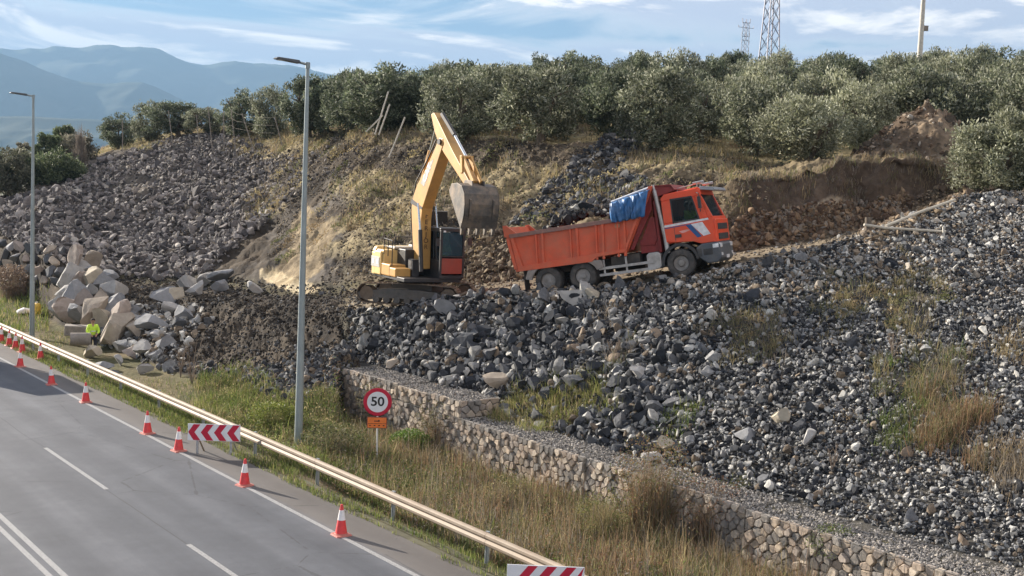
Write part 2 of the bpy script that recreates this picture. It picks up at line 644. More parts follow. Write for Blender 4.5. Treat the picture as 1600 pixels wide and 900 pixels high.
right = np.clip((GPX - 530) / 20, 0, 1)
left = 1 - right
zone(band(-1, 2.6, .4), C3(.10, .095, .05), C3(.16, .13, .08))
zone(band(2.4, 7.2, .3) * left, C3(.028, .024, .021), C3(.085, .069, .052))  # dark earth, with the shade of the bank facing away from the sun painted in
zone(band(4.2, 6.1) * right, C3(.045, .044, .044), C3(.085, .08, .07))
zone(band(6.05, 7.1, .1) * right, C3(.15, .12, .085), C3(.24, .20, .145))
zone(band(7.05, 9.6, .1) * right, C3(.10, .08, .055), C3(.21, .17, .11))
zone(band(7.05, 9.6, .1) * left, C3(.08, .07, .06), C3(.13, .115, .10))
zone(band(7.02, 8.05, .06) * np.clip((GPX - 1120) / 60, 0, 1), C3(.055, .040, .030), C3(.105, .078, .058))
zone(band(9.5, 10.05, .1), C3(.06, .045, .032), C3(.13, .10, .07))
zone(band(9.9, 20, .15), C3(.17, .14, .075), C3(.31, .25, .13))
zone(band(11.3, 20, .6), C3(.12, .11, .055), C3(.22, .19, .10))
# ground patches; the dark soil ones have slope shade painted in
dirt_shade1, dirt_shade2 = C3(.030, .025, .021), C3(.080, .064, .048)
for b in ((360, 385, 80, 45), (380, 350, 60, 40), (480, 235, 110, 18), (640, 262, 60, 12), (620, 405, 80, 16), (330, 360, 90, 40), (440, 260, 90, 30), (520, 240, 50, 25), (470, 490, 90, 25), (620, 240, 60, 18), (790, 245, 90, 22), (860, 245, 60, 20), (700, 400, 70, 40), (740, 440, 60, 30), (500, 265, 50, 22), (470, 300, 40, 25), (560, 330, 60, 14), (640, 375, 60, 12), (585, 255, 40, 10), (690, 350, 50, 10), (1000, 300, 60, 10), (1080, 290, 50, 12), (900, 300, 40, 12)):
    zone(blob(*b) * band(6.9, 10.1, .1), dirt_shade1, dirt_shade2)
tan1, tan2 = C3(.19, .155, .09), C3(.32, .265, .16)
for b in ((430, 225, 70, 20), (560, 390, 55, 14), (640, 330, 30, 40), (800, 275, 80, 20), (700, 300, 60, 22), (590, 290, 60, 22), (560, 350, 40, 18), (950, 300, 60, 16), (880, 320, 60, 16), (1050, 245, 80, 18), (780, 300, 60, 22), (610, 215, 60, 8),
          (410, 320, 30, 25), (740, 210, 80, 7), (870, 205, 60, 10), (1130, 255, 60, 14), (200, 225, 60, 8), (420, 235, 50, 12)):
    zone(blob(*b, .8) * band(7.3, 12, .1), tan1, tan2, nz2)
zone(blob(1290, 340, 60, 30) * band(7.0, 8.0, .05), C3(.20, .16, .12), C3(.32, .26, .19))
zone(blob(1180, 375, 60, 22) * band(7.0, 8.0, .05), C3(.16, .11, .07), C3(.26, .19, .12))
zone(blob(1400, 330, 90, 40) * band(5.7, 7.3, .1), C3(.20, .15, .10), C3(.33, .26, .18))
zone(inpoly(GPX, GPY, [(423, 436), (447, 395), (455, 348), (478, 318), (505, 345), (540, 345), (512, 385), (505, 420), (470, 445)]) * band(6.6, 9.2, .05), C3(.15, .118, .078), C3(.27, .215, .14), nz2)
zone(inpoly(GPX, GPY, [(405, 420), (425, 420), (500, 450), (480, 462), (430, 447), (405, 432)]) * band(6.0, 9.2, .05), C3(.34, .27, .17), C3(.5, .42, .28), nz2)
me = np_mesh('hillside', np.stack([GX.ravel(), GDn.ravel(), GZ.ravel()], 1),
             (lambda i: np.stack([i, i + 1, i + 1 + NA, i + NA], -1).reshape(-1, 4))((np.arange(NR - 1)[:, None] * NA + np.arange(NA - 1)[None, :])),
             tone_mat('earth', scale=3.5, var=.45, bump=.55, dist=.12, rough=.95, spec=.1), col.reshape(-1, 3), smooth=True)
tag(link_mesh('hillside', me), kind='structure')

# ------------------------------------------------------------------ flat ground, road and markings
def sheet(name, pts, z, mat, kind='structure', thick=0):
    m = MB()
    m.add([(p[0], p[1], z) for p in pts], [tuple(range(len(pts)))])
    return tag(m.build(name, mat), kind=kind)


def strip(n0, n1, t0, t1):
    return [RP(n0, t0), RP(n1, t0), RP(n1, t1), RP(n0, t1)]


gm, t = new_mat('plain_ground')
geo = t.n('ShaderNodeNewGeometry')
ns = t.n('ShaderNodeTexNoise', {'Vector': geo.outputs['Position'], 'Scale': 0.01, 'Detail': 8.0})
c = t.ramp(ns.outputs[0], [(.35, (.06, .08, .035)), (.5, (.10, .11, .06)), (.65, (.16, .14, .09))])
out(t, t.n('ShaderNodeBsdfPrincipled', {'Base Color': c, 'Roughness': .95}).outputs[0])
sheet('ground', [(-14000, -3000), (14000, -3000), (14000, 16000), (-14000, 16000)], -0.9, gm)
sheet('verge_soil', strip(14.7, 15.4, -60, 260), -0.012, tone_mat('verge', scale=5) if False else paint('verge_soil', (.09, .085, .05), .95, var=.4, scale=1.5))
sheet('far_verge', strip(-40, -10, -60, 260), -0.05, paint('far_verge', (.10, .10, .055), .95, var=.4, scale=.8))

am, t = new_mat('asphalt')
geo = t.n('ShaderNodeNewGeometry')
mp = t.n('ShaderNodeMapping', {'Vector': geo.outputs['Position'], 'Rotation': (0, 0, -R(38))})
fine = t.n('ShaderNodeTexNoise', {'Vector': geo.outputs['Position'], 'Scale': 38.0, 'Detail': 4.0, 'Roughness': .7})
sx = t.n('ShaderNodeSeparateXYZ', {0: mp.outputs[0]})
str_v = t.n('ShaderNodeCombineXYZ', {0: sx.outputs[0], 1: t.math('MULTIPLY', sx.outputs[1], 0.035), 2: 0.0})
streak = t.n('ShaderNodeTexNoise', {'Vector': str_v.outputs[0], 'Scale': 1.5, 'Detail': 5.0, 'Roughness': .6})
patch = t.n('ShaderNodeTexNoise', {'Vector': geo.outputs['Position'], 'Scale': .35, 'Detail': 5.0})
# darker wheel-polished lanes, dusty lighter lines between: real wear across the road (n runs along local x)
nn = sx.outputs[0]
wear = t.math('SINE', t.math('MULTIPLY', t.math('SUBTRACT', nn, 0.3), 2 * math.pi / 1.62))
k = t.math('ADD', t.math('MULTIPLY', wear, .10), t.math('ADD', t.math('MULTIPLY', t.math('SUBTRACT', streak.outputs[0], .5), .55), t.math('MULTIPLY', t.math('SUBTRACT', patch.outputs[0], .5), .45)))
k = t.math('ADD', k, t.math('MULTIPLY', t.math('SUBTRACT', fine.outputs[0], .5), .5))
spot = t.n('ShaderNodeTexNoise', {'Vector': geo.outputs['Position'], 'Scale': 1.3, 'Detail': 9.0, 'Roughness': .75})
k = t.math('ADD', k, t.math('MULTIPLY', t.math('SUBTRACT', spot.outputs[0], .5), .55))
kk = t.math('ADD', k, .5, clamp=True)
c = t.ramp(kk, [(0.1, (.045, .049, .060)), (.5, (.083, .089, .104)), (.9, (.142, .150, .170))])
sh_n = t.n('ShaderNodeMapRange', {'Value': nn, 'From Min': 13.55, 'From Max': 13.85}).outputs[0]
c = t.mix(t.math('MULTIPLY', sh_n, .75), c, t.ramp(kk, [(.1, (.10, .088, .080)), (.9, (.165, .148, .132))]))
crk_v = t.n('ShaderNodeCombineXYZ', {0: t.math('MULTIPLY_ADD', patch.outputs[0], .18, sx.outputs[0]), 1: 0.0, 2: 0.0})
vor = t.n('ShaderNodeTexVoronoi', {'Vector': mp.outputs[0], 'Scale': .16, 'Randomness': 1.0}, feature='DISTANCE_TO_EDGE')
fine_cr = t.math('MULTIPLY', t.math('LESS_THAN', t.math('MULTIPLY_ADD', spot.outputs[0], .03, vor.outputs['Distance']), .0165), .45)
c = t.mix(fine_cr, c, (.03, .03, .032))
crack = t.math('LESS_THAN', t.math('ABSOLUTE', t.math('SUBTRACT', t.math('MULTIPLY_ADD', patch.outputs[0], .18, nn), 10.37)), 0.012)
c = t.mix(t.math('MULTIPLY', crack, .6), c, (.03, .03, .03))
bp = t.n('ShaderNodeBump', {'Height': fine.outputs[0], 'Strength': .25, 'Distance': .01})
bs = t.n('ShaderNodeBsdfPrincipled', {'Base Color': c, 'Roughness': .72, 'Specular IOR Level': .35, 'Normal': bp.outputs[0]})
out(t, bs.outputs[0])
m = MB()
m.prism([(p[0], p[1]) for p in strip(-10, 14.85, -60, 260)], -0.12, 0.0, plane='xy')
tag(m.build('road', am), kind='structure')

lm, t = new_mat('road_paint')
geo = t.n('ShaderNodeNewGeometry')
ns = t.n('ShaderNodeTexNoise', {'Vector': geo.outputs['Position'], 'Scale': 22.0, 'Detail': 8.0, 'Roughness': .8})
c = t.ramp(ns.outputs[0], [(.38, (.14, .14, .145)), (.5, (.30, .30, .30)), (.68, (.45, .45, .445))])
out(t, t.n('ShaderNodeBsdfPrincipled', {'Base Color': c, 'Roughness': .6}).outputs[0])
m = MB()


def rect(n0, n1, t0, t1, z=0.004):
    m.add([RP(n0, t0, z), RP(n1, t0, z), RP(n1, t1, z), RP(n0, t1, z)], [(0, 1, 2, 3)])


rect(13.55, 13.68, -60, 260)
rect(7.24, 7.37, -60, 260)
rect(6.98, 7.10, -60, 260)
t_dash = float(np.dot(W(167, 772, 30.4)[:2], TT[:2]))
for k in range(-9, 22):
    rect(10.24, 10.36, t_dash + k * 11.2, t_dash + 5.6 + k * 11.2)
rect(3.9, 4.02, -60, 260)
tag(m.build('road_markings', lm), kind='structure')

# ------------------------------------------------------------------ mountains and the air between
def ridge_mesh(name, pts, d, depth, mat, seed, rough=1.0):
    """pts: skyline (px,py) at distance d; a real ridge with a front and a back slope"""
    P = np.array([W(x, y, d) for x, y in pts])
    n_ = 360
    xs = np.linspace(P[0, 0], P[-1, 0], n_)
    zt = np.interp(xs, P[:, 0], P[:, 2])
    zt = smooth1(zt, 1)
    zt = zt + fbm(xs / 260.0, xs * 0, None, 5, seed) * d * .0042 * rough
    rr = np.linspace(-1, 1, 61)
    X = np.repeat(xs[None, :], 61, 0)
    Y = d + rr[:, None] * depth + X * 0
    prof = 1 - np.abs(rr)[:, None] ** 0.9
    Z = -3 + (zt[None, :] + 3) * prof
    nf = fbm(X / (depth * .25), Y / (depth * .25), None, 5, seed + 3)
    Z = Z + nf * (1 - prof) * prof * 4 * np.maximum(zt[None, :], 0) * .17
    ii = (np.arange(60)[:, None] * n_ + np.arange(n_ - 1)[None, :])
    me_ = np_mesh(name, np.stack([X.ravel(), Y.ravel(), Z.ravel()], 1), np.stack([ii, ii + 1, ii + 1 + n_, ii + n_], -1).reshape(-1, 4), mat, smooth=True)
    return tag(link_mesh(name, me_), kind='structure')


def mount_mat(name, a, b):
    m_, t_ = new_mat(name)
    g_ = t_.n('ShaderNodeNewGeometry')
    n_ = t_.n('ShaderNodeTexNoise', {'Vector': g_.outputs['Position'], 'Scale': .004, 'Detail': 8.0, 'Roughness': .65})
    out(t_, t_.n('ShaderNodeBsdfPrincipled', {'Base Color': t_.ramp(n_.outputs[0], [(.35, a), (.65, b)]), 'Roughness': .95, 'Specular IOR Level': .1}).outputs[0])
    return m_


mm = mount_mat('mountain_side', (.02, .04, .02), (.05, .06, .03))
ridge_mesh('mountain_range', [(-900, 120), (-500, 95), (-200, 70), (0, 74), (60, 76), (110, 74), (157, 71), (190, 74), (245, 78), (265, 88), (290, 99), (320, 101), (345, 97), (380, 94), (400, 97), (440, 106), (480, 109), (560, 125), (700, 150), (900, 190), (1100, 240)], 9000, 1800, mm, 3)
ridge_mesh('mountain', [(-900, 60), (-500, 40), (-250, 52), (-60, 70), (0, 84), (40, 95), (80, 111), (120, 124), (160, 134), (175, 131), (200, 127), (222, 128), (245, 135), (275, 150), (330, 175), (420, 215), (520, 262)], 6600, 1200, mm, 8, .7)
ridge_mesh('far_hill', [(-900, 190), (-300, 186), (0, 184), (60, 183), (160, 186), (260, 190), (420, 200), (600, 240), (800, 300)], 4300, 700, mm, 12, .5)

hz = MB()
hz.box((0, 7000, 749), (27000, 19000, 1502))
hm, t = new_mat('haze')
pv = t.n('ShaderNodeVolumePrincipled', {'Color': (.25, .42, .65, 1), 'Density': 1.35e-4, 'Anisotropy': 0.1})
t.n('ShaderNodeOutputMaterial', {'Volume': pv.outputs[0]})
HAZE = hz.build('haze', hm)
tag(HAZE, kind='stuff')

# ------------------------------------------------------------------ stones
STONE = tone_mat('stone', scale=9.0, var=.38, bump=.5, dist=.03, rough=.88, spec=.25)


def ico(sub):
    bm = bmesh.new()
    bmesh.ops.create_icosphere(bm, subdivisions=sub, radius=1.0)
    v = np.array([q.co[:] for q in bm.verts])
    f = np.array([[q.index for q in p.verts] for p in bm.faces])
    bm.free()
    return v, f


def rock_shapes(sub, count, planes, seed, flat=(.38, .95)):
    rg = np.random.default_rng(seed)
    v0, f0 = ico(sub)
    res = []
    for i in range(count):
        v = v0 * (1 + rg.normal(0, .03, (len(v0), 1)))
        for _ in range(planes):
            nrm = rg.normal(size=3)
            nrm /= np.linalg.norm(nrm)
            dd = rg.uniform(.26, .68)
            ov = v @ nrm - dd
            v = v - np.where(ov > 0, ov, 0)[:, None] * nrm
        v = v * np.array([1, rg.uniform(.65, 1), rg.uniform(*flat)])
        v = v / np.abs(v).max()
        res.append(v)
    return np.array(res), f0


S1 = rock_shapes(1, 24, 5, 1)      # 12 verts
S2 = rock_shapes(2, 24, 9, 2)      # 42 verts
S3 = rock_shapes(3, 16, 14, 3)     # 162 verts


def rand_rot(n_, rg, tilt=None):
    q = rg.normal(size=(n_, 4))
    q /= np.linalg.norm(q, axis=1)[:, None]
    w_, x, y, z = q.T
    return np.stack([1 - 2 * (y * y + z * z), 2 * (x * y - z * w_), 2 * (x * z + y * w_),
                     2 * (x * y + z * w_), 1 - 2 * (x * x + z * z), 2 * (y * z - x * w_),
                     2 * (x * z - y * w_), 2 * (y * z + x * w_), 1 - 2 * (x * x + y * y)], 1).reshape(-1, 3, 3)


def stones_mesh(name, P, S, C, shapes, rg, mat=STONE):
    T, F = shapes
    n_ = len(P)
    k = T.shape[1]
    idx = rg.integers(0, len(T), n_)
    Rm = rand_rot(n_, rg)
    V = np.einsum('nij,nkj->nki', Rm, T[idx]) * S[:, None, None] + P[:, None, :]
    FF = (F[None] + (np.arange(n_) * k)[:, None, None]).reshape(-1, 3)
    CC = np.repeat(C[:, None, :], k, 1)
    return np_mesh(name, V.reshape(-1, 3), FF, mat, CC.reshape(-1, 3))


def tones(n_, rg, pal, wts):
    pal = np.array(pal)
    c = pal[rg.choice(len(pal), n_, p=np.array(wts) / sum(wts))]
    return np.clip(c * rg.uniform(.75, 1.3, (n_, 1)), .01, .8)


# cell table for random placement on the hillside
_ax = (GX[:-1, 1:] - GX[:-1, :-1]) * (GD[1:, :-1] - GD[:-1, :-1])
_slope = np.sqrt(1 + ((GZ[1:, :-1] - GZ[:-1, :-1]) / (GD[1:, :-1] - GD[:-1, :-1] + 1e-6)) ** 2)
CELL_A = np.abs(_ax) * np.minimum(_slope, 3)


def place(n_, mask, rg, wt=None):
    wgt = CELL_A * mask[:-1, :-1]
    if wt is not None:
        wgt = wgt * wt[:-1, :-1]
    c = np.cumsum(wgt.ravel())
    k = np.searchsorted(c, rg.uniform(0, c[-1], n_))
    i, j = np.unravel_index(np.minimum(k, wgt.size - 1), wgt.shape)
    f, g = rg.uniform(0, 1, n_), rg.uniform(0, 1, n_)

    def L(A):
        return (A[i, j] * (1 - f) + A[i + 1, j] * f) * (1 - g) + (A[i, j + 1] * (1 - f) + A[i + 1, j + 1] * f) * g
    return np.stack([L(GX), L(GDn), L(GZ)], 1), i, j


DARK, MID, LIGHT, PALE, BROWN = (.045, .047, .053), (.105, .106, .110), (.25, .25, .245), (.44, .43, .40), (.19, .15, .11)
emb = (GR > 5.0) & (GR < 6.12) & (GPX > 545) & (GPX < 2100)
emb |= (GR > 4.9) & (GR <= 5.0) & (GPX > 545) & (GPX < 2100)
bare = (np.clip(1 - sum(blob(*b, 1, .6) for b in ((1165, 530, 45, 30), (860, 640, 60, 26), (905, 615, 35, 16), (1420, 480, 50, 40), (1440, 600, 50, 35), (1490, 680, 45, 40), (1340, 460, 50, 25), (1580, 720, 30, 30))), .12, 1))
big = np.clip(1 - ((GPX - 820) / 330) ** 2 - ((GPY - 600) / 190) ** 2, 0, 1)
sz_f = .055 + .048 * big - .018 * np.clip((GPX - 1050) / 400, 0, 1)
n_e = 125000
P, ii, jj = place(n_e, emb, RNG, bare * (1 + 1.2 * np.clip((GPX - 1000) / 500, 0, 1)))
q = np.exp(RNG.normal(0, .52, n_e))
S = np.clip(sz_f[ii, jj] * q, .028, .33)
pxs, pys = GPX[ii, jj], GPY[ii, jj]
P[:, 2] += S * RNG.uniform(.0, .75, n_e)
wl = np.clip((pxs - 700) / 700, 0, 1)
C = tones(n_e, RNG, [(.022, .024, .028), (.038, .040, .046), (.085, .086, .09), (.21, .21, .21), PALE, (.17, .135, .10)], [.24, .23, .18, .20, .09, .09])
lightish = RNG.uniform(0, 1, n_e) < (.06 + .20 * wl)
C[lightish] = tones(int(lightish.sum()), RNG, [LIGHT, PALE], [.7, .3])
brownish = (pys < 470) & (pxs > 650) & (RNG.uniform(0, 1, n_e) < .35)
C[brownish] = tones(int(brownish.sum()), RNG, [BROWN, PALE, (.3, .27, .23)], [.5, .2, .3])
inview = (pxs > -20) & (pxs < 1620) & (pys < 910)
order = np.argsort(-(S / P[:, 1]) * inview)
solo = order[:230]
rest = order[230:]
largeS = rest[S[rest] > .085]
smallS = rest[S[rest] <= .085]
print('stones', len(solo), len(largeS), len(smallS))
tag(link_mesh('coarse_rubble', stones_mesh('coarse_rubble', P[largeS], S[largeS], C[largeS], S2, RNG)), kind="stuff")
tag(link_mesh('gravel', stones_mesh('gravel', P[smallS], S[smallS], C[smallS], S1, RNG)), kind='stuff')

# the largest stones of the embankment, one object each
solo_mesh = {}
groups = {'dark': ('dark slate rock lying in the rubble of the embankment below the truck', 'dark rocks in the embankment rubble'),
          'grey': ('mid grey angular rock lying in the rubble of the embankment below the truck', 'grey rocks in the embankment rubble'),
          'pale': ('pale grey rock lying in the rubble of the embankment below the truck', 'pale rocks in the embankment rubble'),
          'brown': ('brown earthy rock lying in the rubble of the embankment below the truck', 'brown rocks in the embankment rubble')}
pal_solo = {'dark': (.038, .042, .05), 'grey': (.10, .103, .11), 'pale': (.30, .295, .28), 'brown': (.20, .155, .115)}
for kind_, c_ in pal_solo.items():
    for v_ in range(8):
        T, F = S3
        v = T[(v_ * 2 + len(kind_)) % 16]
        solo_mesh[kind_, v_] = np_mesh('rock', v, F, STONE, np.tile(np.array(c_) * (.8 + .06 * v_), (len(v), 1)))
names_ = list(pal_solo)
wp = np.array([.42, .3, .16, .12])
for i in solo:
    k_ = names_[RNG.choice(4, p=wp)]
    o = link_mesh('rock', solo_mesh[k_, int(RNG.integers(0, 8))])
    o.location = P[i]
    o.scale = [S[i] * 1.05] * 3
    o.rotation_euler = RNG.uniform(0, 6.28, 3)
    tag(o, groups[k_][0], 'rock', groups[k_][1])

# the big slope at the left, covered in slabs
slope_poly = [(-60, 440), (-60, 326), (90, 296), (150, 258), (240, 225), (330, 209), (400, 222), (430, 243), (480, 236), (560, 216), (600, 232), (545, 270), (500, 290), (440, 325), (400, 360), (330, 425), (270, 440), (150, 432), (80, 402)]
sl = inpoly(GPX, GPY, slope_poly) & (GR > 4.9) & (GR < 10.3) & (GPX < 610)
n_s = 19000
fade = np.clip(1 - .7 * np.clip((GPX - 330) / 150, 0, 1), .2, 1) * (1 - .85 * blob(215, 290, 28, 16))
P2, ii, jj = place(n_s, sl, RNG, fade)
pxs, pys = GPX[ii, jj], GPY[ii, jj]
S_ = np.clip(.155 * np.exp(RNG.normal(0, .4, n_s)) * np.interp(pys, [210, 440], [.8, 1.25]) * np.interp(pxs, [380, 480], [1, .6]), .08, .62)
P2[:, 2] += S_ * RNG.uniform(0, .8, n_s)
C_ = tones(n_s, RNG, [(.085, .078, .078), (.16, .145, .14), (.28, .255, .24), (.42, .385, .34)], [.33, .34, .24, .09])
tag(link_mesh('slope_rubble', stones_mesh('slope_rubble', P2, S_, C_, S2, RNG)), kind='stuff')

# dark chute of broken rock above the truck, rubble at the toe of the dirt bank, clods on the dirt
def patch_stones(name, mask, n_, size, pal, wts, shapes=S1, lift=.6, sig=.45):
    Pq, a_, b_ = place(n_, mask, RNG)
    s_ = np.clip(size * np.exp(RNG.normal(0, sig, n_)), size * .3, size * 3.2)
    Pq[:, 2] += s_ * RNG.uniform(-.1, lift, n_)
    return tag(link_mesh(name, stones_mesh(name, Pq, s_, tones(n_, RNG, pal, wts), shapes, RNG)), kind='stuff')


chute = inpoly(GPX, GPY, [(795, 352), (835, 305), (880, 265), (955, 205), (985, 198), (1000, 225), (965, 262), (1010, 282), (1020, 312), (900, 345)]) & (GR > 7.2)
patch_stones('chute_rubble', chute, 5000, .095, [DARK, MID, LIGHT], [.55, .35, .1], S2)
toe = (GR > 2.9) & (GR < 4.9) & (GPX > 215) & (GPX < 545) & inpoly(GPX, GPY, [(215, 640), (215, 590), (280, 575), (400, 580), (545, 540), (545, 620), (430, 660), (300, 650)])
patch_stones('toe_rubble', toe, 5000, .075, [DARK, MID, LIGHT, BROWN], [.3, .35, .15, .2], S2)
dirtm = (GR > 3.2) & (GR < 7.1) & (GPX > 140) & (GPX < 560)
patch_stones('dirt_clods', dirtm, 17000, .048, [(.033, .028, .024), (.07, .058, .045), (.15, .125, .1), MID], [.45, .33, .1, .12], S1, .5)  # clods darkened as well: the bank's shade is in their colour
benchm = (GR > 6.0) & (GR < 7.3) & (GPX > 540) & (GPX < 2000)
patch_stones('bench_gravel', benchm, 5000, .045, [(.10, .08, .06), (.2, .165, .12), MID, LIGHT], [.4, .35, .15, .1], S1, .4)
midm = (GR > 7.1) & (GR < 10.0) & (GPX > 430) & (GPX < 1200)
midm &= ~inpoly(GPX, GPY, [(415, 440), (447, 380), (478, 310), (545, 340), (515, 420), (480, 465)])
patch_stones('slope_clods', midm, 24000, .042, [(.10, .08, .058), (.19, .15, .10), (.30, .25, .17), (.06, .055, .05)], [.3, .35, .2, .15], S1, .4)
patch_stones('boulder_chips', inpoly(GPX, GPY, [(140, 600), (150, 520), (200, 480), (300, 480), (330, 500), (270, 590), (200, 610)]) & (GR > 2) & (GR < 7), 1500, .10, [LIGHT, PALE, MID, BROWN], [.3, .2, .3, .2], S2, .7, .6)
heap = inpoly(GPX, GPY, [(690, 470), (700, 380), (790, 360), (860, 380), (870, 470)]) & (GR > 6.9)
patch_stones('earth_heap_clods', heap, 4500, .085, [(.11, .085, .06), (.19, .15, .10), (.08, .06, .045)], [.4, .35, .25], S2, .9)
cutm = (GR > 7.0) & (GR < 7.45) & (GPX > 1130) & (GPX < 1420)
patch_stones('fallen_clods', cutm, 2500, .075, [(.12, .08, .055), (.24, .17, .11), (.2, .17, .14)], [.4, .35, .25], S2, .8)
lipm = inpoly(GPX, GPY, [(1330, 395), (1350, 350), (1400, 325), (1470, 290), (1520, 298), (1480, 330), (1420, 360), (1370, 395)]) & (GR > 5.5)
patch_stones('lip_clods', lipm, 2500, .065, [(.20, .15, .10), (.33, .26, .18), (.15, .11, .08)], [.4, .3, .3], S2, .8)

# ------------------------------------------------------------------ heap of spoil among the olive trees
cx, cy = at(1432, 51.5)[:2]
n_ = 120
gx, gy = np.meshgrid(np.linspace(-4.2, 4.2, n_), np.linspace(-4.5, 4.5, n_))
rr = np.sqrt((gx / 3.6) ** 2 + (gy / 4.0) ** 2)
hh = np.clip(1 - rr, 0, 1) ** .8 * 2.9 * (1 + .25 * np.clip(gx / 3, -1, 1)) + fbm(gx * .9, gy * .9, None, 5, 44) * .45 * np.clip(1.3 - rr, 0, 1)
g0 = hgt((cx + gx).ravel(), (cy + gy).ravel()).reshape(gx.shape)
zz = g0 - .25 + hh - np.clip(rr - 1, 0, 1) * 2
hc = np.clip(fbm(gx * .8, gy * .8, None, 4, 45) * 1.5 + .5, 0, 1)[..., None]
hcol = np.array([.095, .07, .05]) * (1 - hc) + np.array([.24, .185, .13]) * hc
ii = (np.arange(n_ - 1)[:, None] * n_ + np.arange(n_ - 1)[None, :])
HV = np.stack([(cx + gx).ravel(), (cy + gy).ravel(), zz.ravel()], 1)
mh = np_mesh('soil', HV - np.array([cx, cy, 0]), np.stack([ii, ii + 1, ii + 1 + n_, ii + n_], -1).reshape(-1, 4), bpy.data.materials['earth'], hcol.reshape(-1, 3), smooth=True)
root = empty('spoil_heap', (cx, cy, 0), 0, 'heap of loose brown earth and stones under the olive trees at the right', 'heap')
link_mesh('soil', mh, root)
sel = np.nonzero(rr.ravel() < .98)[0]
k = RNG.choice(sel, 900)
hs = np.clip(.065 * np.exp(RNG.normal(0, .6, 900)), .02, .35)
HP = HV[k] - np.array([cx, cy, 0])
HP[:, 2] += hs * .3
o = link_mesh('stones', stones_mesh('stones', HP, hs, tones(900, RNG, [(.16, .11, .075), (.3, .24, .18), (.4, .37, .33), (.1, .08, .06)], [.4, .25, .1, .25]), S2, RNG), root)
o['kind'] = 'stuff'

# ------------------------------------------------------------------ big pale boulders
BST = tone_mat('boulder_stone', scale=3.0, var=.22, bump=.5, dist=.06, rough=.85)


def boulder(px, pyb, w_, h_, tone, label, grp, d=None, dep=.8, dmin=20, rotx=None, name='boulder'):
    """resting on the ground seen at (px, pyb); w_, h_ are its size in the photo"""
    g = ground_at(px, pyb, dmin) if d is None else W(px, pyb, d)
    s = F_PX / g[1]
    sx_, sz_ = w_ / s / 2, h_ / s / 2
    rg = np.random.default_rng(int(px * 7 + pyb * 13))
    T, F = S3
    v = T[rg.integers(0, 16)].copy()
    th = rg.uniform(0, 6.28)
    rz_ = np.array([[math.cos(th), -math.sin(th), 0], [math.sin(th), math.cos(th), 0], [0, 0, 1]])
    v = v @ rz_.T
    if rg.uniform() < .35:
        v = v[:, [1, 2, 0]]
    v = v / np.abs(v).max(0)
    if rotx is None:
        rotx = rg.uniform(-.25, .25)
    v = v * np.array([sx_, (sx_ + sz_) * .5 * dep * 1.2, sz_]) * 1.06
    c_, s_ = math.cos(rotx), math.sin(rotx)
    v = v @ np.array([[c_, 0, -s_], [0, 1, 0], [s_, 0, c_]]).T
    v[:, 2] -= v[:, 2].min() + .12 * sz_
    nq = vnoise(v[:, 0] * 2.3, v[:, 1] * 2.3, v[:, 2] * 2.3, int(px))
    v = v * (1 + .04 * nq)[:, None]
    base_ = {'grey': (.235, .24, .25), 'pale': (.36, .35, .335), 'cream': (.42, .37, .29), 'tan': (.34, .29, .235), 'dark': (.10, .105, .115), 'pink': (.32, .27, .235)}[tone]
    cc = np.tile(np.array(base_) * rg.uniform(.88, 1.1), (len(v), 1))
    o = link_mesh(name, np_mesh(name, v, F, BST, cc))
    o.location = (g[0], g[1], g[2])
    tag(o, label, 'boulder', grp)
    return o


GB = 'loose pale boulders on the dirt bench'
GW = 'stacked boulders of the rough retaining wall'
GP = 'boulders tumbled below the rough wall'
for a in (
    (252, 472, 46, 34, 'grey', 'long grey boulder leaning up to the left edge of the bench group'),
    (268, 470, 40, 24, 'cream', 'flat cream coloured boulder lying in front of the bench group'),
    (291, 455, 38, 30, 'pale', 'pale layered boulder in the middle of the bench group behind the cream one'),
    (308, 461, 36, 22, 'pale', 'low pale boulder just right of the layered boulder on the bench'),
    (320, 446, 26, 26, 'pale', 'rounded white boulder right of the middle of the bench group'),
    (348, 440, 50, 22, 'grey', 'wide grey boulder at the back right of the bench group'),
    (346, 456, 32, 22, 'grey', 'squat grey boulder at the right end of the bench group'),
    (405, 460, 38, 22, 'pale', 'single smooth grey boulder on the bench left of the tall lamp post')):
    boulder(*a, GB, dmin=50)
wall_rocks = []
lab_tone = {'grey': 'grey', 'pale': 'whitish', 'tan': 'tan', 'pink': 'pinkish', 'cream': 'cream'}
rowsn = ('bottom row', 'second row', 'third row', 'top row')
wt_ = ['pale', 'pink', 'grey', 'tan', 'cream', 'pink', 'pale', 'grey', 'pink', 'tan', 'grey', 'pale', 'pink', 'cream', 'grey', 'pink', 'pale', 'tan', 'grey', 'pink', 'pale', 'grey', 'tan', 'pink']
kk = 0
for r_i, (y0, y1, x0, x1, cnt) in enumerate(((498, 532, 88, 190, 6), (474, 500, 92, 182, 5), (450, 474, 98, 168, 4), (426, 444, 106, 150, 3))):
    for c_i in range(cnt):
        f = (c_i + .5) / cnt
        px_, pyb_ = x0 + (x1 - x0) * f, y0 + (y1 - y0) * f * (.75 if r_i < 2 else .5)
        wh = (37 + (kk * 7) % 9, 42 + (kk * 5) % 10)
        ordn = ['leftmost', 'second from left', 'third from left', 'fourth from left', 'fifth from left', 'rightmost'][c_i if c_i < cnt - 1 else 5]
        dd_ = np.interp(px_ + r_i * 2, [70, 100, 150, 190], [66, 65, 62.5, 60]) + r_i * 1.1
        boulder(px_, pyb_, wh[0], wh[1], wt_[kk % len(wt_)], '%s boulder in the %s of the rough wall, %s' % (lab_tone[wt_[kk % len(wt_)]], rowsn[r_i], ordn), GW, dmin=57, dep=1.0, rotx=.1)
        kk += 1
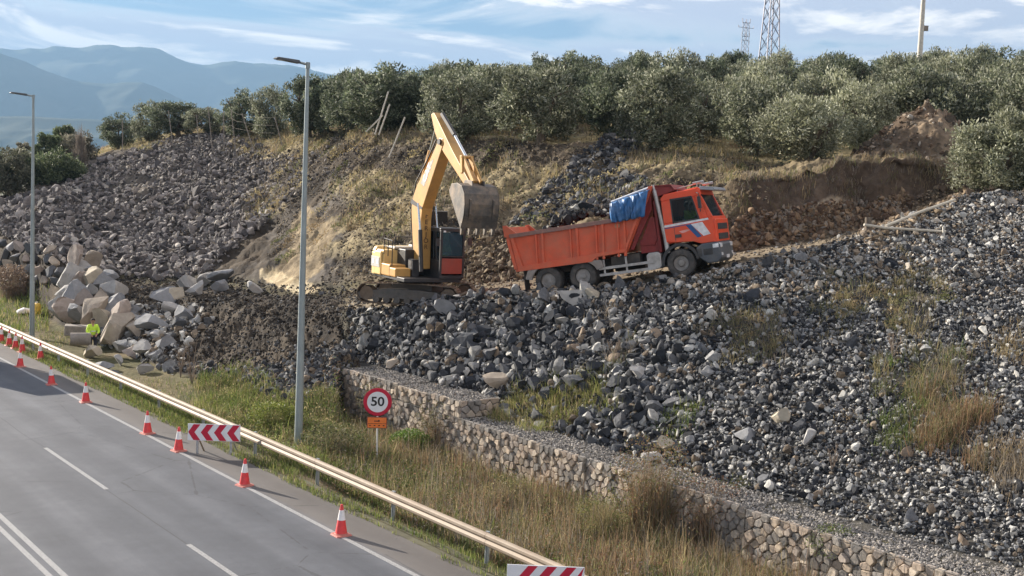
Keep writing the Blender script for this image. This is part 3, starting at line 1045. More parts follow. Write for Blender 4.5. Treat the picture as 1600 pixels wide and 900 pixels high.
for a in (
    (163, 446, 40, 30, 'grey', 'large grey block on top of the rough wall'), (178, 468, 38, 30, 'pale', 'pale cracked block at the right end on top of the rough wall'),
    (138, 436, 30, 24, 'grey', 'upright grey block on top of the rough wall left of the large one'),
    (136, 470, 26, 26, 'grey', 'grey block standing below the top blocks of the rough wall')):
    boulder(*a, GW, dmin=57, dep=1.0)
for a in (
    (178, 535, 50, 60, 'tan', 'largest tan slab tilted beside the worker'), (213, 492, 26, 22, 'grey', 'rounded grey boulder alone above the tumbled pile'),
    (190, 500, 30, 24, 'pale', 'pale boulder where the rough wall meets the tumbled pile'), (203, 502, 22, 20, 'grey', 'small grey boulder between wall and tumbled pile'),
    (240, 512, 52, 30, 'grey', 'broad grey boulder crowning the tumbled pile'), (267, 492, 28, 24, 'pale', 'pale boulder at the upper right of the tumbled pile'),
    (288, 500, 34, 26, 'grey', 'grey boulder at the top right end of the pile beside the dark bank'), (300, 492, 28, 20, 'pale', 'white boulder half in the dark bank at the right end of the pile'),
    (275, 516, 30, 28, 'dark', 'dark grey boulder in the right part of the pile'), (213, 528, 40, 26, 'tan', 'sandy boulder in the middle of the pile behind the round one'),
    (247, 532, 32, 20, 'pale', 'pale flat boulder in the middle right of the pile'), (258, 545, 32, 30, 'grey', 'upright grey boulder at the right front of the pile'),
    (191, 552, 38, 30, 'grey', 'rounded grey boulder at the front of the pile'), (207, 560, 34, 24, 'pink', 'pinkish boulder low in the front of the pile'),
    (226, 552, 36, 28, 'pale', 'whitish boulder in the front middle of the pile'), (240, 563, 26, 18, 'grey', 'low grey boulder at the foot of the pile'),
    (188, 572, 22, 18, 'pale', 'small pale boulder at the foot of the pile'), (143, 560, 30, 30, 'cream', 'round cream boulder in front of the worker'),
    (157, 580, 38, 20, 'grey', 'jagged grey boulder beside the guard rail below the worker'), (128, 572, 18, 14, 'pale', 'small pale boulder by the guard rail left of the jagged one'),
    (222, 584, 32, 20, 'pale', 'single pale boulder lying in front of the tumbled pile'), (172, 590, 26, 16, 'dark', 'dark boulder lying near the guard rail')):
    boulder(*a, GP, dmin=45)
# blocks of the dry stone wall at the far left
kk = 0
GD_ = 'blocks of the dark dry stone wall at the far left'
for r_i in range(4):
    for c_i in range(7):
        px_ = -6 + c_i * 15.5 + (r_i % 2) * 7
        pyb_ = 440 - r_i * 17 + px_ * .12
        tn_ = ['dark', 'pink', 'grey', 'dark', 'tan', 'dark'][kk * 5 % 6]
        o = boulder(px_, pyb_, 16 + (kk * 3) % 5, 19, tn_, 'squared weathered block of the dry stone wall at the far left', GD_, dmin=62, dep=1.2, rotx=.02, name='wall_block')
        kk += 1
for a in ((615, 574, 26, 16, 'tan', 'tan rock above the left end of the stone basket wall'), (998, 592, 32, 22, 'pale', 'white rock low on the embankment above the green tuft'), (1025, 722, 48, 20, 'pale', 'long pale rock lying on the stone basket wall'),
          (1040, 706, 40, 24, 'cream', 'cream rock resting above the long pale rock at the wall'), (1215, 662, 34, 26, 'cream', 'cream yellow rock alone in dark gravel'), (1262, 696, 22, 24, 'pale', 'white split rock in the dark gravel right of the cream one'),
          (930, 470, 30, 22, 'cream', 'sandy rock on the bench edge below the second truck wheel'), (895, 478, 42, 26, 'pale', 'pale lump of rock on the bench edge under the rear wheels'), (700, 492, 44, 28, 'grey', 'grey rock pile end at the digger track'),
          (725, 545, 42, 30, 'dark', 'big blue black rock low left on the embankment'), (1165, 690, 30, 26, 'grey', 'grey upright rock near the wall in the gravel'), (780, 610, 48, 30, 'tan', 'brown grey rock above the stone basket wall corner')):
    boulder(*a, 'noticeable rocks on the embankment', dmin=22, name='rock')

# ------------------------------------------------------------------ wall of stone baskets
GST = tone_mat('basket_stone', scale=7.0, var=.30, bump=.5, dist=.03, rough=.9, spec=.2)
wire_m = paint('wire', (.30, .29, .27), .5, .7)
dark_m = paint('basket_core', (.09, .08, .07), .95)


def clip_poly(poly, mx, my, nx, ny):
    res = []
    n_ = len(poly)
    for i in range(n_):
        a, b = poly[i], poly[(i + 1) % n_]
        da = (a[0] - mx) * nx + (a[1] - my) * ny
        db = (b[0] - mx) * nx + (b[1] - my) * ny
        if da <= 0: res.append(a)
        if (da < 0 < db) or (db < 0 < da):
            f = da / (da - db)
            res.append((a[0] + (b[0] - a[0]) * f, a[1] + (b[1] - a[1]) * f))
    return res


def cells(w_, h_, sx_, sy_, rg):
    pts = []
    nx_, ny_ = max(1, int(round(w_ / sx_))), max(1, int(round(h_ / sy_)))
    for j in range(ny_):
        for i in range(nx_):
            pts.append(((i + .5 + (.25 if j % 2 else -.25) + rg.uniform(-.34, .34)) * w_ / nx_, (j + .5 + rg.uniform(-.34, .34)) * h_ / ny_))
    res = []
    for a in pts:
        poly = [(0, 0), (w_, 0), (w_, h_), (0, h_)]
        for b in pts:
            if b is a or abs(b[0] - a[0]) > 3 * sx_ or abs(b[1] - a[1]) > 3 * sy_: continue
            poly = clip_poly(poly, (a[0] + b[0]) / 2, (a[1] + b[1]) / 2, b[0] - a[0], b[1] - a[1])
            if len(poly) < 3: break
        if len(poly) >= 3: res.append(poly)
    return res


PALW = [(.44, .36, .28), (.38, .31, .25), (.35, .30, .26), (.50, .43, .35), (.30, .275, .25), (.22, .205, .19)]


def stone_face(w_, h_, rg, to3, sx_=.25, sy_=.19, pal=PALW):
    V, F, CC = [], [], []
    for poly in cells(w_, h_, sx_ * rg.uniform(.85, 1.15), sy_ * rg.uniform(.85, 1.15), rg):
        cx_ = sum(p[0] for p in poly) / len(poly)
        cy_ = sum(p[1] for p in poly) / len(poly)
        c_ = np.array(pal[rg.integers(0, len(pal))]) * rg.uniform(.75, 1.15)
        dep = rg.uniform(.01, .11)
        # round the corners by one cut
        pp = []
        for i in range(len(poly)):
            a, b = poly[i], poly[(i + 1) % len(poly)]
            pp += [(a[0] * .86 + b[0] * .14, a[1] * .86 + b[1] * .14), (a[0] * .14 + b[0] * .86, a[1] * .14 + b[1] * .86)]
        n_ = len(pp)
        b0 = len(V)
        tx, ty = rg.uniform(-.12, .12), rg.uniform(-.12, .12)
        for k, (sh, dp) in enumerate(((.95, -.06), (.91, dep * .5), (.76, dep))):
            for p in pp:
                x_, y_ = cx_ + (p[0] - cx_) * sh, cy_ + (p[1] - cy_) * sh
                V.append(to3(x_, y_, dp + (0 if k == 0 else (x_ - cx_) * tx + (y_ - cy_) * ty)))
        V.append(to3(cx_, cy_, dep * 1.0))
        CC += [c_] * (3 * n_ + 1)
        for k in range(2):
            for i in range(n_):
                j = (i + 1) % n_
                q0, q1, q2, q3 = b0 + k * n_ + i, b0 + k * n_ + j, b0 + (k + 1) * n_ + j, b0 + (k + 1) * n_ + i
                F += [(q0, q1, q2), (q0, q2, q3)]
        for i in range(n_):
            F.append((b0 + 2 * n_ + i, b0 + 2 * n_ + (i + 1) % n_, b0 + 3 * n_))
    return V, F, CC


NF = 21.62
t_of = lambda px, n_: float(np.dot(N(px, n_, 0)[:2], TT[:2]))
tA0, tA1 = t_of(541, NF), t_of(726, NF)
tB1 = t_of(2100, NF)


def wall(name, label, t0, t1, z0, z1, width, seed, end=False):
    rg = np.random.default_rng(seed)
    org = RP(NF, t0, z0)
    root = empty(name, org, R(38) - R(90), label, 'wall')      # local x towards the camera side along -t, y across
    L_ = t0 - t1
    nb = max(1, int(round(L_ / 2.0)))
    bw = L_ / nb
    h_ = z1 - z0
    for b in range(nb):
        x0 = b * bw
        dz = rg.uniform(-.03, .03)
        hh_ = h_ + dz
        bx = MB()
        bx.box((x0 + bw / 2, width / 2 + .05, hh_ / 2 - .03), (bw - .02, width - .06, hh_ - .06))
        o = bx.build('basket', dark_m, root)
        lean = rg.uniform(-.03, .04)
        V, F, CC = stone_face(bw - .02, hh_, rg, lambda x_, y_, d_: (x0 + .01 + x_, .02 - d_ + lean * (y_ / hh_), y_))
        nv = len(V)
        if end and b == nb - 1:
            V2, F2, C2 = stone_face(width - .05, hh_, rg, lambda x_, y_, d_: (x0 + bw - .02 + d_, .03 + x_, y_))
            F += [tuple(i + len(V) for i in f) for f in F2]
            V += V2; CC += C2
        ms = np_mesh('stones', V, F, GST, np.array(CC))
        so = link_mesh('stones', ms, o)
        # grey gravel closing the top
        ng = int(bw * width * 330)
        PP = np.stack([x0 + rg.uniform(0.02, bw - .02, ng), rg.uniform(.0, width, ng), np.full(ng, hh_ - .035) + rg.uniform(-.01, .02, ng)], 1)
        ss = rg.uniform(.022, .05, ng)
        go_ = link_mesh('top_gravel', stones_mesh('top_gravel', PP, ss, tones(ng, rg, [(.20, .19, .18), (.30, .28, .26), (.14, .135, .13), (.40, .36, .31)], [.35, .35, .2, .1]), S1, rg), o)
        go_['kind'] = 'stuff'
        fr = MB()
        for xx in (x0 + .01, x0 + bw - .01):
            fr.tube([(xx, -.04, 0.0), (xx, -.05 + lean, hh_ + .005), (xx, width, hh_ + .005)], .007, 4)
        fr.tube([(x0, -.05 + lean, hh_ + .004), (x0 + bw, -.05 + lean, hh_ + .004)], .007, 4)
        for q in np.arange(.12, hh_, .13):
            fr.tube([(x0, -.075 + lean * q, q), (x0 + bw, -.075 + lean * q, q)], .0028, 3)
        for q in np.arange(.12, bw, .13):
            fr.tube([(x0 + q, -.075, .0), (x0 + q, -.075 + lean, hh_)], .0028, 3)
        fr.build('wire_frame', wire_m, o)
    return root


wall('gabion_wall', 'long low wall of wire baskets filled with tan stones at the foot of the embankment', tA0, tB1, -.65, .97, 1.45, 5)
wall('gabion_tier', 'short upper tier of stone filled baskets on the left end of the long wall', tA0 + .02, tA1, .975, 1.52, 1.6, 6, end=True)

# ------------------------------------------------------------------ guard rail
galv = paint('galvanised', (.29, .235, .18), .65, .1, var=.15, scale=2.5, dirt=(.22, .15, .10), dirt_amt=.55)  # warm sunlight on the steel is put into this base colour
galv_g = paint('galvanised_grey', (.36, .39, .40), .5, .45, var=.12, scale=2, dirt=(.25, .25, .24), dirt_amt=.4)
rust_m = paint('rusty_bolt', (.16, .07, .04), .8)
rail = empty('guard_rail', RP(15.35, 8.3, 0), R(38) + R(90), 'long galvanised steel guard rail along the road shoulder', 'guard rail')
# local x along the road (away), local y towards the road
# W profile: (towards the road, height)
prof = [(0, .44), (.045, .455), (.075, .485), (.08, .54), (.052, .575), (.040, .595), (.052, .615), (.08, .65), (.075, .705), (.045, .735), (0, .75)]
pw = prof + [(p[0] - .006, p[1]) for p in reversed(prof)]
L4 = 4.0
for k in range(22):
    m = MB()
    x0, x1 = k * L4 - .12, k * L4 + L4
    off = .004 if k % 2 else 0
    m.prism([(p[0] + off, p[1]) for p in pw], x0, x1, plane='yz')
    bm_ = m.build('rail_beam', galv, rail, smooth=True)
    m = MB()
    m.box((k * L4, -.10, .26), (.10, .06, .95))
    m.box((k * L4, -.105, .26), (.004, .11, .95))
    pst = m.build('post', galv_g, rail)
    m = MB()
    m.box((k * L4, -.035, .595), (.12, .08, .26))
    m.cyl((k * L4, .0, .595), (k * L4, .035, .595), .022, n=8)
    m.build('spacer', rust_m if k % 2 else galv_g, rail, bevel=.004)

# ------------------------------------------------------------------ traffic cones
def road_at(px, py, z=0.0):
    v = cf + (px - 800) / F_PX * cr - (py - 450) / F_PX * cu
    k_ = (z - H_CAM) / v[2]
    return np.array([v[0] * k_, v[1] * k_, z])


red_p = paint('cone_red', (.72, .045, .05), .45, var=.15, scale=9, dirt=(.25, .1, .08), dirt_amt=.6)
wht_p = paint('cone_white', (.80, .78, .78), .4, var=.06, scale=9, dirt=(.4, .36, .34), dirt_amt=.3)
rub_p = paint('cone_base', (.55, .16, .13), .7, var=.2, dirt=(.2, .15, .13), dirt_amt=.6)


def make_cone(label, group):
    r_ = empty('traffic_cone', (0, 0, 0), 0, label, 'traffic cone', group)
    m = MB()
    m.prism([(-.21, -.17), (-.17, -.21), (.17, -.21), (.21, -.17), (.21, .17), (.17, .21), (-.17, .21), (-.21, .17)], 0, .035, plane='xy',
            prof2=[(-.19, -.155), (-.155, -.19), (.155, -.19), (.19, -.155), (.19, .155), (.155, .19), (-.155, .19), (-.19, .155)])
    m.lathe([(.165, .035), (.15, .06)])
    m.build('base', rub_p, r_, bevel=.006)
    rad = lambda h: .148 - (h - .05) * (.118 / .70)
    for nm, h0, h1, mt_, ex in (('body', .05, .40, red_p, 0), ('sleeve', .38, .62, wht_p, .003), ('tip', .61, .75, red_p, 0)):
        m = MB()
        pr = [(rad(h0) + ex, h0), (rad(h1) + ex, h1)]
        if nm == 'tip':
            pr += [(rad(h1) - .008, h1 + .006), (.012, h1 + .004)]
        m.lathe(pr, n=20)
        m.build(nm, mt_, r_, smooth=True)
    return r_


cone_spec = [((533, 836), 'traffic cone nearest the camera on the white edge line'), ((382, 758.5), 'traffic cone right of the chevron board on the edge line'),
             ((279, 704.5), 'traffic cone just left of the chevron board'), ((230.5, 677.5), 'traffic cone second to the left of the chevron board'),
             ((134, 628.5), 'traffic cone alone between the far cones and the pair by the chevron board'), ((80.5, 601), 'traffic cone standing at the edge of the shade on the road'),
             ((31.5, 573), 'traffic cone on the edge line farthest left of its row'),
             ((63.5, 561), 'low traffic cone close against the guard rail on the shoulder, rightmost of the tight row'), ((35, 550), 'traffic cone in the tight row by the rail, second from right'),
             ((24, 544.5), 'traffic cone in the middle of the tight row by the rail'), ((14.5, 540), 'traffic cone in the tight row by the rail, second from left'), ((2, 534), 'traffic cone at the left picture edge by the rail')]
c0 = None
for i, ((px_, py_), lb) in enumerate(cone_spec):
    g = road_at(px_, py_)
    if c0 is None:
        c0 = make_cone(lb, 'traffic cones along the road')
        o = c0
    else:
        o = copy_tree(c0)
    o['label'] = lb
    o.location = g
    o.rotation_euler = (RNG.uniform(-.02, .02), RNG.uniform(-.03, .03), R(38) + RNG.uniform(-.3, .3))

# ------------------------------------------------------------------ boards
red_s = paint('sign_red', (.50, .012, .045), .35, var=.08, scale=4)
wht_s = paint('sign_white', (.74, .76, .80), .35, var=.04, scale=5, dirt=(.5, .5, .5), dirt_amt=.25)
alu = paint('sign_back', (.42, .43, .44), .45, .6)
wood_p = paint('leg_brown', (.22, .17, .12), .8)


def text_mesh(txt, size, mat, parent, name, M_, extrude=.002, align='CENTER', bold=0.0):
    cu_ = bpy.data.curves.new(name, 'FONT')
    cu_.body = txt
    cu_.size = size
    cu_.extrude = extrude
    cu_.offset = bold
    cu_.align_x = align
    cu_.align_y = 'CENTER'
    tmp = bpy.data.objects.new('tmp', cu_)
    COL.objects.link(tmp)
    dg = bpy.context.evaluated_depsgraph_get()
    me_ = bpy.data.meshes.new_from_object(tmp.evaluated_get(dg))
    bpy.data.objects.remove(tmp)
    me_.name = name
    me_.materials.clear()
    me_.materials.append(mat)
    me_.transform(M_)
    return link_mesh(name, me_, parent)


def board(loc, rz, w_, h_, zb, kind_, label):
    r_ = empty('warning_board', loc, rz, label, 'warning board')      # local -y faces the driver / camera
    m = MB()
    m.box((0, 0, zb + h_ / 2), (w_, .025, h_))
    m.build('panel', wht_s, r_, bevel=.004)
    m = MB()
    n_ = 4
    st = w_ / n_
    if kind_ == 'chevron':
        for i in range(n_):
            x0 = -w_ / 2 + st * (i + .04) - .02
            a, b = st * .52, h_ / 2 - .012
            for s_ in (-1, 1):
                vs = [(x0, -.016, zb + h_ / 2), (x0 + st * .52, -.016, zb + h_ / 2), (x0 + a + st * .45, -.016, zb + h_ / 2 + s_ * b), (x0 + st * .45, -.016, zb + h_ / 2 + s_ * b)]
                vs = [(min(max(v[0], -w_ / 2 + .012), w_ / 2 - .012), v[1], v[2]) for v in vs]
                m.add(vs, [(0, 1, 2, 3)])
    else:
        for i in range(n_):
            x0 = -w_ / 2 + st * (i + .16)
            sk = h_ * .75
            m.add([(x0, -.016, zb + .012), (x0 + st * .5, -.016, zb + .012), (min(x0 + st * .5 + sk, w_ / 2 - .01), -.016, zb + h_ - .012), (min(x0 + sk, w_ / 2 - .02), -.016, zb + h_ - .012)], [(0, 1, 2, 3)])
    m.build('red_pattern', red_s, r_)
    for s_ in (-1, 1):
        m = MB()
        x_ = s_ * w_ * .32
        m.box((x_, .03, (zb + h_ * .6) / 2), (.075, .03, zb + h_ * .6))
        m.build('leg', alu, r_, bevel=.003)
        m = MB()
        m.tube([(x_ + .02, .03, zb + .1), (x_ + .12, .42, .0)], .028, 6)
        m.build('rear_strut', wood_p if s_ < 0 else alu, r_)
    return r_


g = road_at(334, 710)
board(g, R(2), 1.60, .52, .42, 'chevron', 'red and white chevron board pointing left on the road shoulder')
g = W(853, 884, 22.7)
board((g[0], g[1], 0), R(0), 1.56, .48, g[2] - .48, 'stripe', 'red and white striped board at the bottom edge beside the guard rail')

# ------------------------------------------------------------------ speed sign
orange_s = paint('sign_orange', (.80, .20, .04), .45, var=.08)
black_s = paint('sign_black', (.015, .015, .018), .4)
g = W(590, 628, 35.6)
gz = float(hgt(g[0], g[1])[0])
sg = empty('speed_sign', (g[0], g[1], gz), R(4), 'round red bordered 50 speed limit sign with small orange plate in the tall grass', 'road sign')
zc = g[2] - gz
m = MB(); m.tube([(.03, .03, -.1), (0, .03, zc + .35)], .028, 8); m.build('pole', paint('white_pole', (.72, .72, .70), .4, .2), sg)
m = MB(); m.lathe([(.43, 0), (.445, .01), (.43, .022)], (0, -.022, zc), 'y', 40); m.build('disc', red_s, sg)
m = MB(); m.lathe([(.325, 0), (.325, .004)], (0, -.028, zc), 'y', 40); dw = m.build('white_field', wht_s, sg)
text_mesh('50', .40, black_s, sg, 'digits', Matrix.Translation((0, -.030, zc + .005)) @ Matrix.Rotation(R(90), 4, 'X') @ Matrix.Scale(1.08, 4, (1, 0, 0)), .002, bold=.008)
zp = zc - .655
m = MB(); m.box((0, .0, zp), (.62, .02, .36)); m.build('plate_border', paint('plate_dark', (.20, .05, .03), .5), sg, bevel=.01)
m = MB(); m.box((0, -.012, zp), (.58, .01, .32)); pl = m.build('plate', orange_s, sg)
m = MB()
m.box((-.01, -.019, zp + .05), (.16, .004, .03)); m.box((.06, -.019, zp + .06), (.05, .004, .055)); m.box((0, -.019, zp - .03), (.56, .004, .012))
for q in range(4):
    m.box((-.21 + .14 * q, -.019, zp - .09), (.05, .004, .03))
m.build('plate_marks', black_s, sg)
m = MB(); m.box((0, .03, zp + .24), (.12, .03, .06)); m.box((0, .015, zc), (.12, .03, .3)); m.build('bracket', alu, sg)

# ------------------------------------------------------------------ street lamps
lampm = paint('lamp_steel', (.30, .35, .36), .45, .3, var=.12, scale=1.2, dirt=(.16, .18, .18), dirt_amt=.35)
lamph = paint('lamp_head', (.10, .11, .12), .45, .3)
lens_m = paint('lamp_lens', (.55, .55, .52), .2)


def lamp(g, h_, label):
    r_ = empty('street_lamp', g, R(38) + R(180), label, 'street lamp', 'street lamps along the road')   # local x points over the road
    m = MB(); m.lathe([(.135, -.2), (.135, .0), (.125, 1.2), (.055, h_)], n=12); p_ = m.build('pole', lampm, r_, smooth=True)
    m = MB(); m.box((0, -.133, .9), (.10, .02, .45)); m.build('hatch', lampm, p_, bevel=.004)
    m = MB(); m.box((0, 0, .0), (.42, .42, .05)); m.build('base_plate', galv_g, r_, bevel=.01)
    m = MB(); m.cyl((0, 0, h_ - .12), (0, 0, h_ + .07), .075, n=10); m.tube([(0, 0, h_), (.35, 0, h_ + .05)], .04, 8); m.build('arm', lampm, r_)
    m = MB(); m.prism([(.28, .02), (.35, .10), (1.05, .13), (1.12, .09), (1.10, .06), (.3, .0)], -.13, .13)
    hd = m.build('luminaire', lamph, r_, bevel=.015)
    hd.location = (0, 0, h_)
    m = MB(); m.box((.75, 0, .045), (.55, .2, .012)); m.build('lens', lens_m, hd)
    return r_


g = road_at(466, 698); zt = W(482, 99, g[1])[2]
lamp((g[0], g[1], float(hgt(g[0], g[1])[0]) - .02), zt, 'tall grey street lamp in the middle of the slope view right of the chevron board')
g = road_at(50, 528); zt = W(52, 148, g[1])[2]
lamp((g[0], g[1], float(hgt(g[0], g[1])[0]) - .02), zt, 'tall grey street lamp at the left beside the far row of cones')

# ------------------------------------------------------------------ skinned figures
def skin_obj(name, verts, edges, radii, mat, parent=None, sub=2):
    me_ = bpy.data.meshes.new(name)
    me_.from_pydata([tuple(v) for v in verts], edges, [])
    o = bpy.data.objects.new(name, me_)
    COL.objects.link(o)
    md = o.modifiers.new('skin', 'SKIN')
    md.use_smooth_shade = True
    sv = me_.skin_vertices[0].data
    for i, r_ in enumerate(radii):
        sv[i].radius = (r_, r_) if not isinstance(r_, tuple) else r_
        sv[i].use_root = (i == 0)
    sb = o.modifiers.new('sub', 'SUBSURF')
    sb.levels = sub
    sb.render_levels = sub
    dg = bpy.context.evaluated_depsgraph_get()
    me2 = bpy.data.meshes.new_from_object(o.evaluated_get(dg))
    bpy.data.objects.remove(o)
    me2.name = name
    me2.materials.clear()
    me2.materials.append(mat)
    for p in me2.polygons:
        p.use_smooth = True
    return link_mesh(name, me2, parent)


skin_c = paint('skin', (.42, .24, .16), .6, var=.08)
hair_c = paint('hair', (.03, .022, .018), .8)
hivis = paint('hivis_yellow', (.55, .80, .06), .7, var=.12, scale=8)
navy = paint('navy_trousers', (.02, .022, .035), .85, var=.2, scale=8)
boot_c = paint('boots', (.03, .025, .02), .7)
refl = paint('reflective_band', (.62, .64, .64), .3)


def person(loc, rz, pose, label):
    r_ = empty('person', loc, rz, label, 'person')       # faces local +x, left is +y
    J = {'pel': (0, 0, .95), 'wst': (.0, 0, 1.10), 'che': (.02, 0, 1.33), 'nck': (.02, 0, 1.50), 'hdb': (.04, 0, 1.60), 'hdt': (.05, 0, 1.72)}
    if pose == 'stand':
        J.update({'shl': (.02, .19, 1.43), 'ell': (.10, .26, 1.17), 'wrl': (.30, .14, 1.05), 'hipl': (0, .10, .90), 'knl': (.04, .12, .50), 'anl': (0, .13, .09), 'tol': (.18, .15, .04),
                  'shr': (.02, -.19, 1.43), 'elr': (.10, -.27, 1.17), 'wrr': (.30, -.14, 1.05), 'hipr': (0, -.10, .90), 'knr': (.03, -.12, .50), 'anr': (-.03, -.13, .09), 'tor': (.15, -.15, .04)})
    else:
        J.update({'pel': (0, 0, .10), 'wst': (-.02, 0, .25), 'che': (0, 0, .48), 'nck': (.02, 0, .64), 'hdb': (.05, 0, .74), 'hdt': (.06, 0, .86)})
        J.update({'shl': (.0, .19, .57), 'ell': (.16, .24, .33), 'wrl': (.38, .14, .38), 'hipl': (.04, .10, .07), 'knl': (.46, .14, .10), 'anl': (.52, .14, -.32), 'tol': (.68, .15, -.38),
                  'shr': (.0, -.19, .57), 'elr': (.16, -.24, .33), 'wrr': (.38, -.14, .38), 'hipr': (.04, -.10, .07), 'knr': (.46, -.14, .10), 'anr': (.52, -.14, -.32), 'tor': (.68, -.15, -.38)})
    names = list(J)
    ix = {n_: i for i, n_ in enumerate(names)}
    E = [('pel', 'wst'), ('wst', 'che'), ('che', 'nck'), ('nck', 'hdb'), ('hdb', 'hdt')]
    for s_ in 'lr':
        E += [('che', 'sh' + s_), ('sh' + s_, 'el' + s_), ('el' + s_, 'wr' + s_), ('pel', 'hip' + s_), ('hip' + s_, 'kn' + s_), ('kn' + s_, 'an' + s_), ('an' + s_, 'to' + s_)]
    rad = {'pel': .125, 'wst': .115, 'che': (.15, .12), 'nck': .055, 'hdb': .085, 'hdt': .085, 'sh': .065, 'el': .045, 'wr': .030, 'hip': .09, 'kn': .058, 'an': .042, 'to': .035}
    rr_ = [rad.get(n_, rad.get(n_[:-1])) for n_ in names]
    V = [J[n_] for n_ in names]
    EE = [(ix[a], ix[b]) for a, b in E]
    # hands: palm and five bent fingers, grown out of the wrists
    for s_, sy in (('l', 1), ('r', -1)):
        wv = Vector(J['wr' + s_])
        dr = (wv - Vector(J['el' + s_])).normalized()
        sd = Vector((0, 1, 0)); sd = (sd - dr * sd.dot(dr)).normalized()
        up_ = dr.cross(sd)
        palm = len(V)
        V.append(tuple(wv + dr * .07)); rr_.append((.038, .022)); EE.append((ix['wr' + s_], palm))
        for fi, (o_, l_) in enumerate(((-.03, .062), (-.01, .075), (.01, .07), (.03, .055))):
            a_ = len(V)
            V.append(tuple(wv + dr * .10 + sd * o_)); V.append(tuple(wv + dr * (.10 + l_ * .6) + sd * o_ * 1.1 - up_ * .012)); V.append(tuple(wv + dr * (.10 + l_ * .85) + sd * o_ * 1.1 - up_ * .04))
            rr_ += [.010, .009, .008]
            EE += [(palm, a_), (a_, a_ + 1), (a_ + 1, a_ + 2)]
        a_ = len(V)
        V.append(tuple(wv + dr * .045 - sd * sy * .045)); V.append(tuple(wv + dr * .09 - sd * sy * .065 - up_ * .02)); rr_ += [.012, .010]
        EE += [(palm, a_), (a_, a_ + 1)]
    skin_obj('body', V, EE, rr_, skin_c, r_, 2)
    hz_ = J['hdb'][2] + .055
    hx = J['hdb'][0]
    m = MB()
    m.add([(hx + .075, -.018, hz_ - .02), (hx + .075, .018, hz_ - .02), (hx + .112, 0, hz_ - .028), (hx + .082, 0, hz_ + .025)], [(0, 1, 2), (0, 2, 3), (1, 3, 2), (0, 3, 1)])
    for s_ in (-1, 1):
        m.box((hx, s_ * .088, hz_ - .005), (.04, .02, .06))
    m.build('nose_and_ears', skin_c, r_, bevel=.004)
    m = MB()
    for s_ in (-1, 1):
        m.box((hx + .082, s_ * .032, hz_ + .018), (.012, .026, .012))
    m.box((hx + .082, 0, hz_ - .055), (.012, .05, .010))
    m.build('eyes_and_mouth', hair_c, r_)
    hb = bmesh.new()
    bmesh.ops.create_icosphere(hb, subdivisions=3, radius=.105)
    for v in hb.verts:
        x_, y_, z_ = v.co
        v.co = (x_ * 1.0 - .008, y_ * .92, z_ * 1.05)
    bmesh.ops.delete(hb, geom=[v for v in hb.verts if v.co.z < .015 and v.co.x > .01 or v.co.z < -.06], context='VERTS')
    mh_ = bpy.data.meshes.new('hair'); hb.to_mesh(mh_); hb.free(); mh_.materials.append(hair_c)
    ho = link_mesh('hair', mh_, r_); ho.location = (hx, 0, hz_ + .03)
    # jacket
    jn = ['pel', 'wst', 'che', 'shl', 'ell', 'shr', 'elr']
    q = {n_: i for i, n_ in enumerate(jn)}
    vv = [J[n_] for n_ in jn]
    lw = [Vector(J['el' + s_]).lerp(Vector(J['wr' + s_]), .75) for s_ in 'lr']
    vv += [tuple(v) for v in lw] + [(J['nck'][0], 0, J['nck'][2] - .05)]
    ee = [(0, 1), (1, 2), (2, 3), (3, 4), (4, 7), (2, 5), (5, 6), (6, 8), (2, 9)]
    jk = skin_obj('hivis_jacket', vv, ee, [.155, .145, (.175, .15), .09, .068, .09, .068, .055, .055, .085], hivis, r_, 2)
    m = MB()
    zb_ = J['wst'][2] + (.06 if pose == 'stand' else .05)
    m.lathe([(.157, zb_), (.160, zb_ + .05)], (J['wst'][0], 0, 0), n=20)
    m.build('reflective_band', refl, jk)
    tn_ = ['pel', 'hipl', 'knl', 'hipr', 'knr']
    vv = [J[n_] for n_ in tn_] + [tuple(Vector(J['kn' + s_]).lerp(Vector(J['an' + s_]), .9)) for s_ in 'lr']
    skin_obj('trousers', vv, [(0, 1), (1, 2), (2, 5), (0, 3), (3, 4), (4, 6)], [.14, .11, .078, .11, .078, .062, .062], navy, r_, 2)
    for s_ in 'lr':
        a_, b_ = Vector(J['an' + s_]), Vector(J['to' + s_])
        skin_obj('boot', [a_ + Vector((-.05, 0, -.03)), a_ + Vector((0, 0, -.02)), b_], [(0, 1), (1, 2)], [.05, .058, .045], boot_c, r_, 1)
    return r_


g = W(145, 515, 53.6)
person((g[0], g[1], W(145, 498, 53.6)[2] - 1.76), R(-62), 'stand', 'worker in yellow high visibility jacket and dark trousers standing among the pale boulders')

# ------------------------------------------------------------------ dump truck
def glass_mat(name, col=(.05, .07, .08), a=.55):
    m_, t_ = new_mat(name)
    tr = t_.n('ShaderNodeBsdfTransparent', {'Color': (.55, .62, .66, 1)})
    gl = t_.n('ShaderNodeBsdfPrincipled', {'Base Color': tuple(col) + (1,), 'Roughness': .08, 'Specular IOR Level': .8})
    fr = t_.n('ShaderNodeFresnel', {'IOR': 1.45})
    f = t_.math('ADD', t_.math('MULTIPLY', fr.outputs[0], .9), 1 - a, clamp=True)
    out(t_, t_.n('ShaderNodeMixShader', {0: f, 1: tr.outputs[0], 2: gl.outputs[0]}).outputs[0])
    return m_


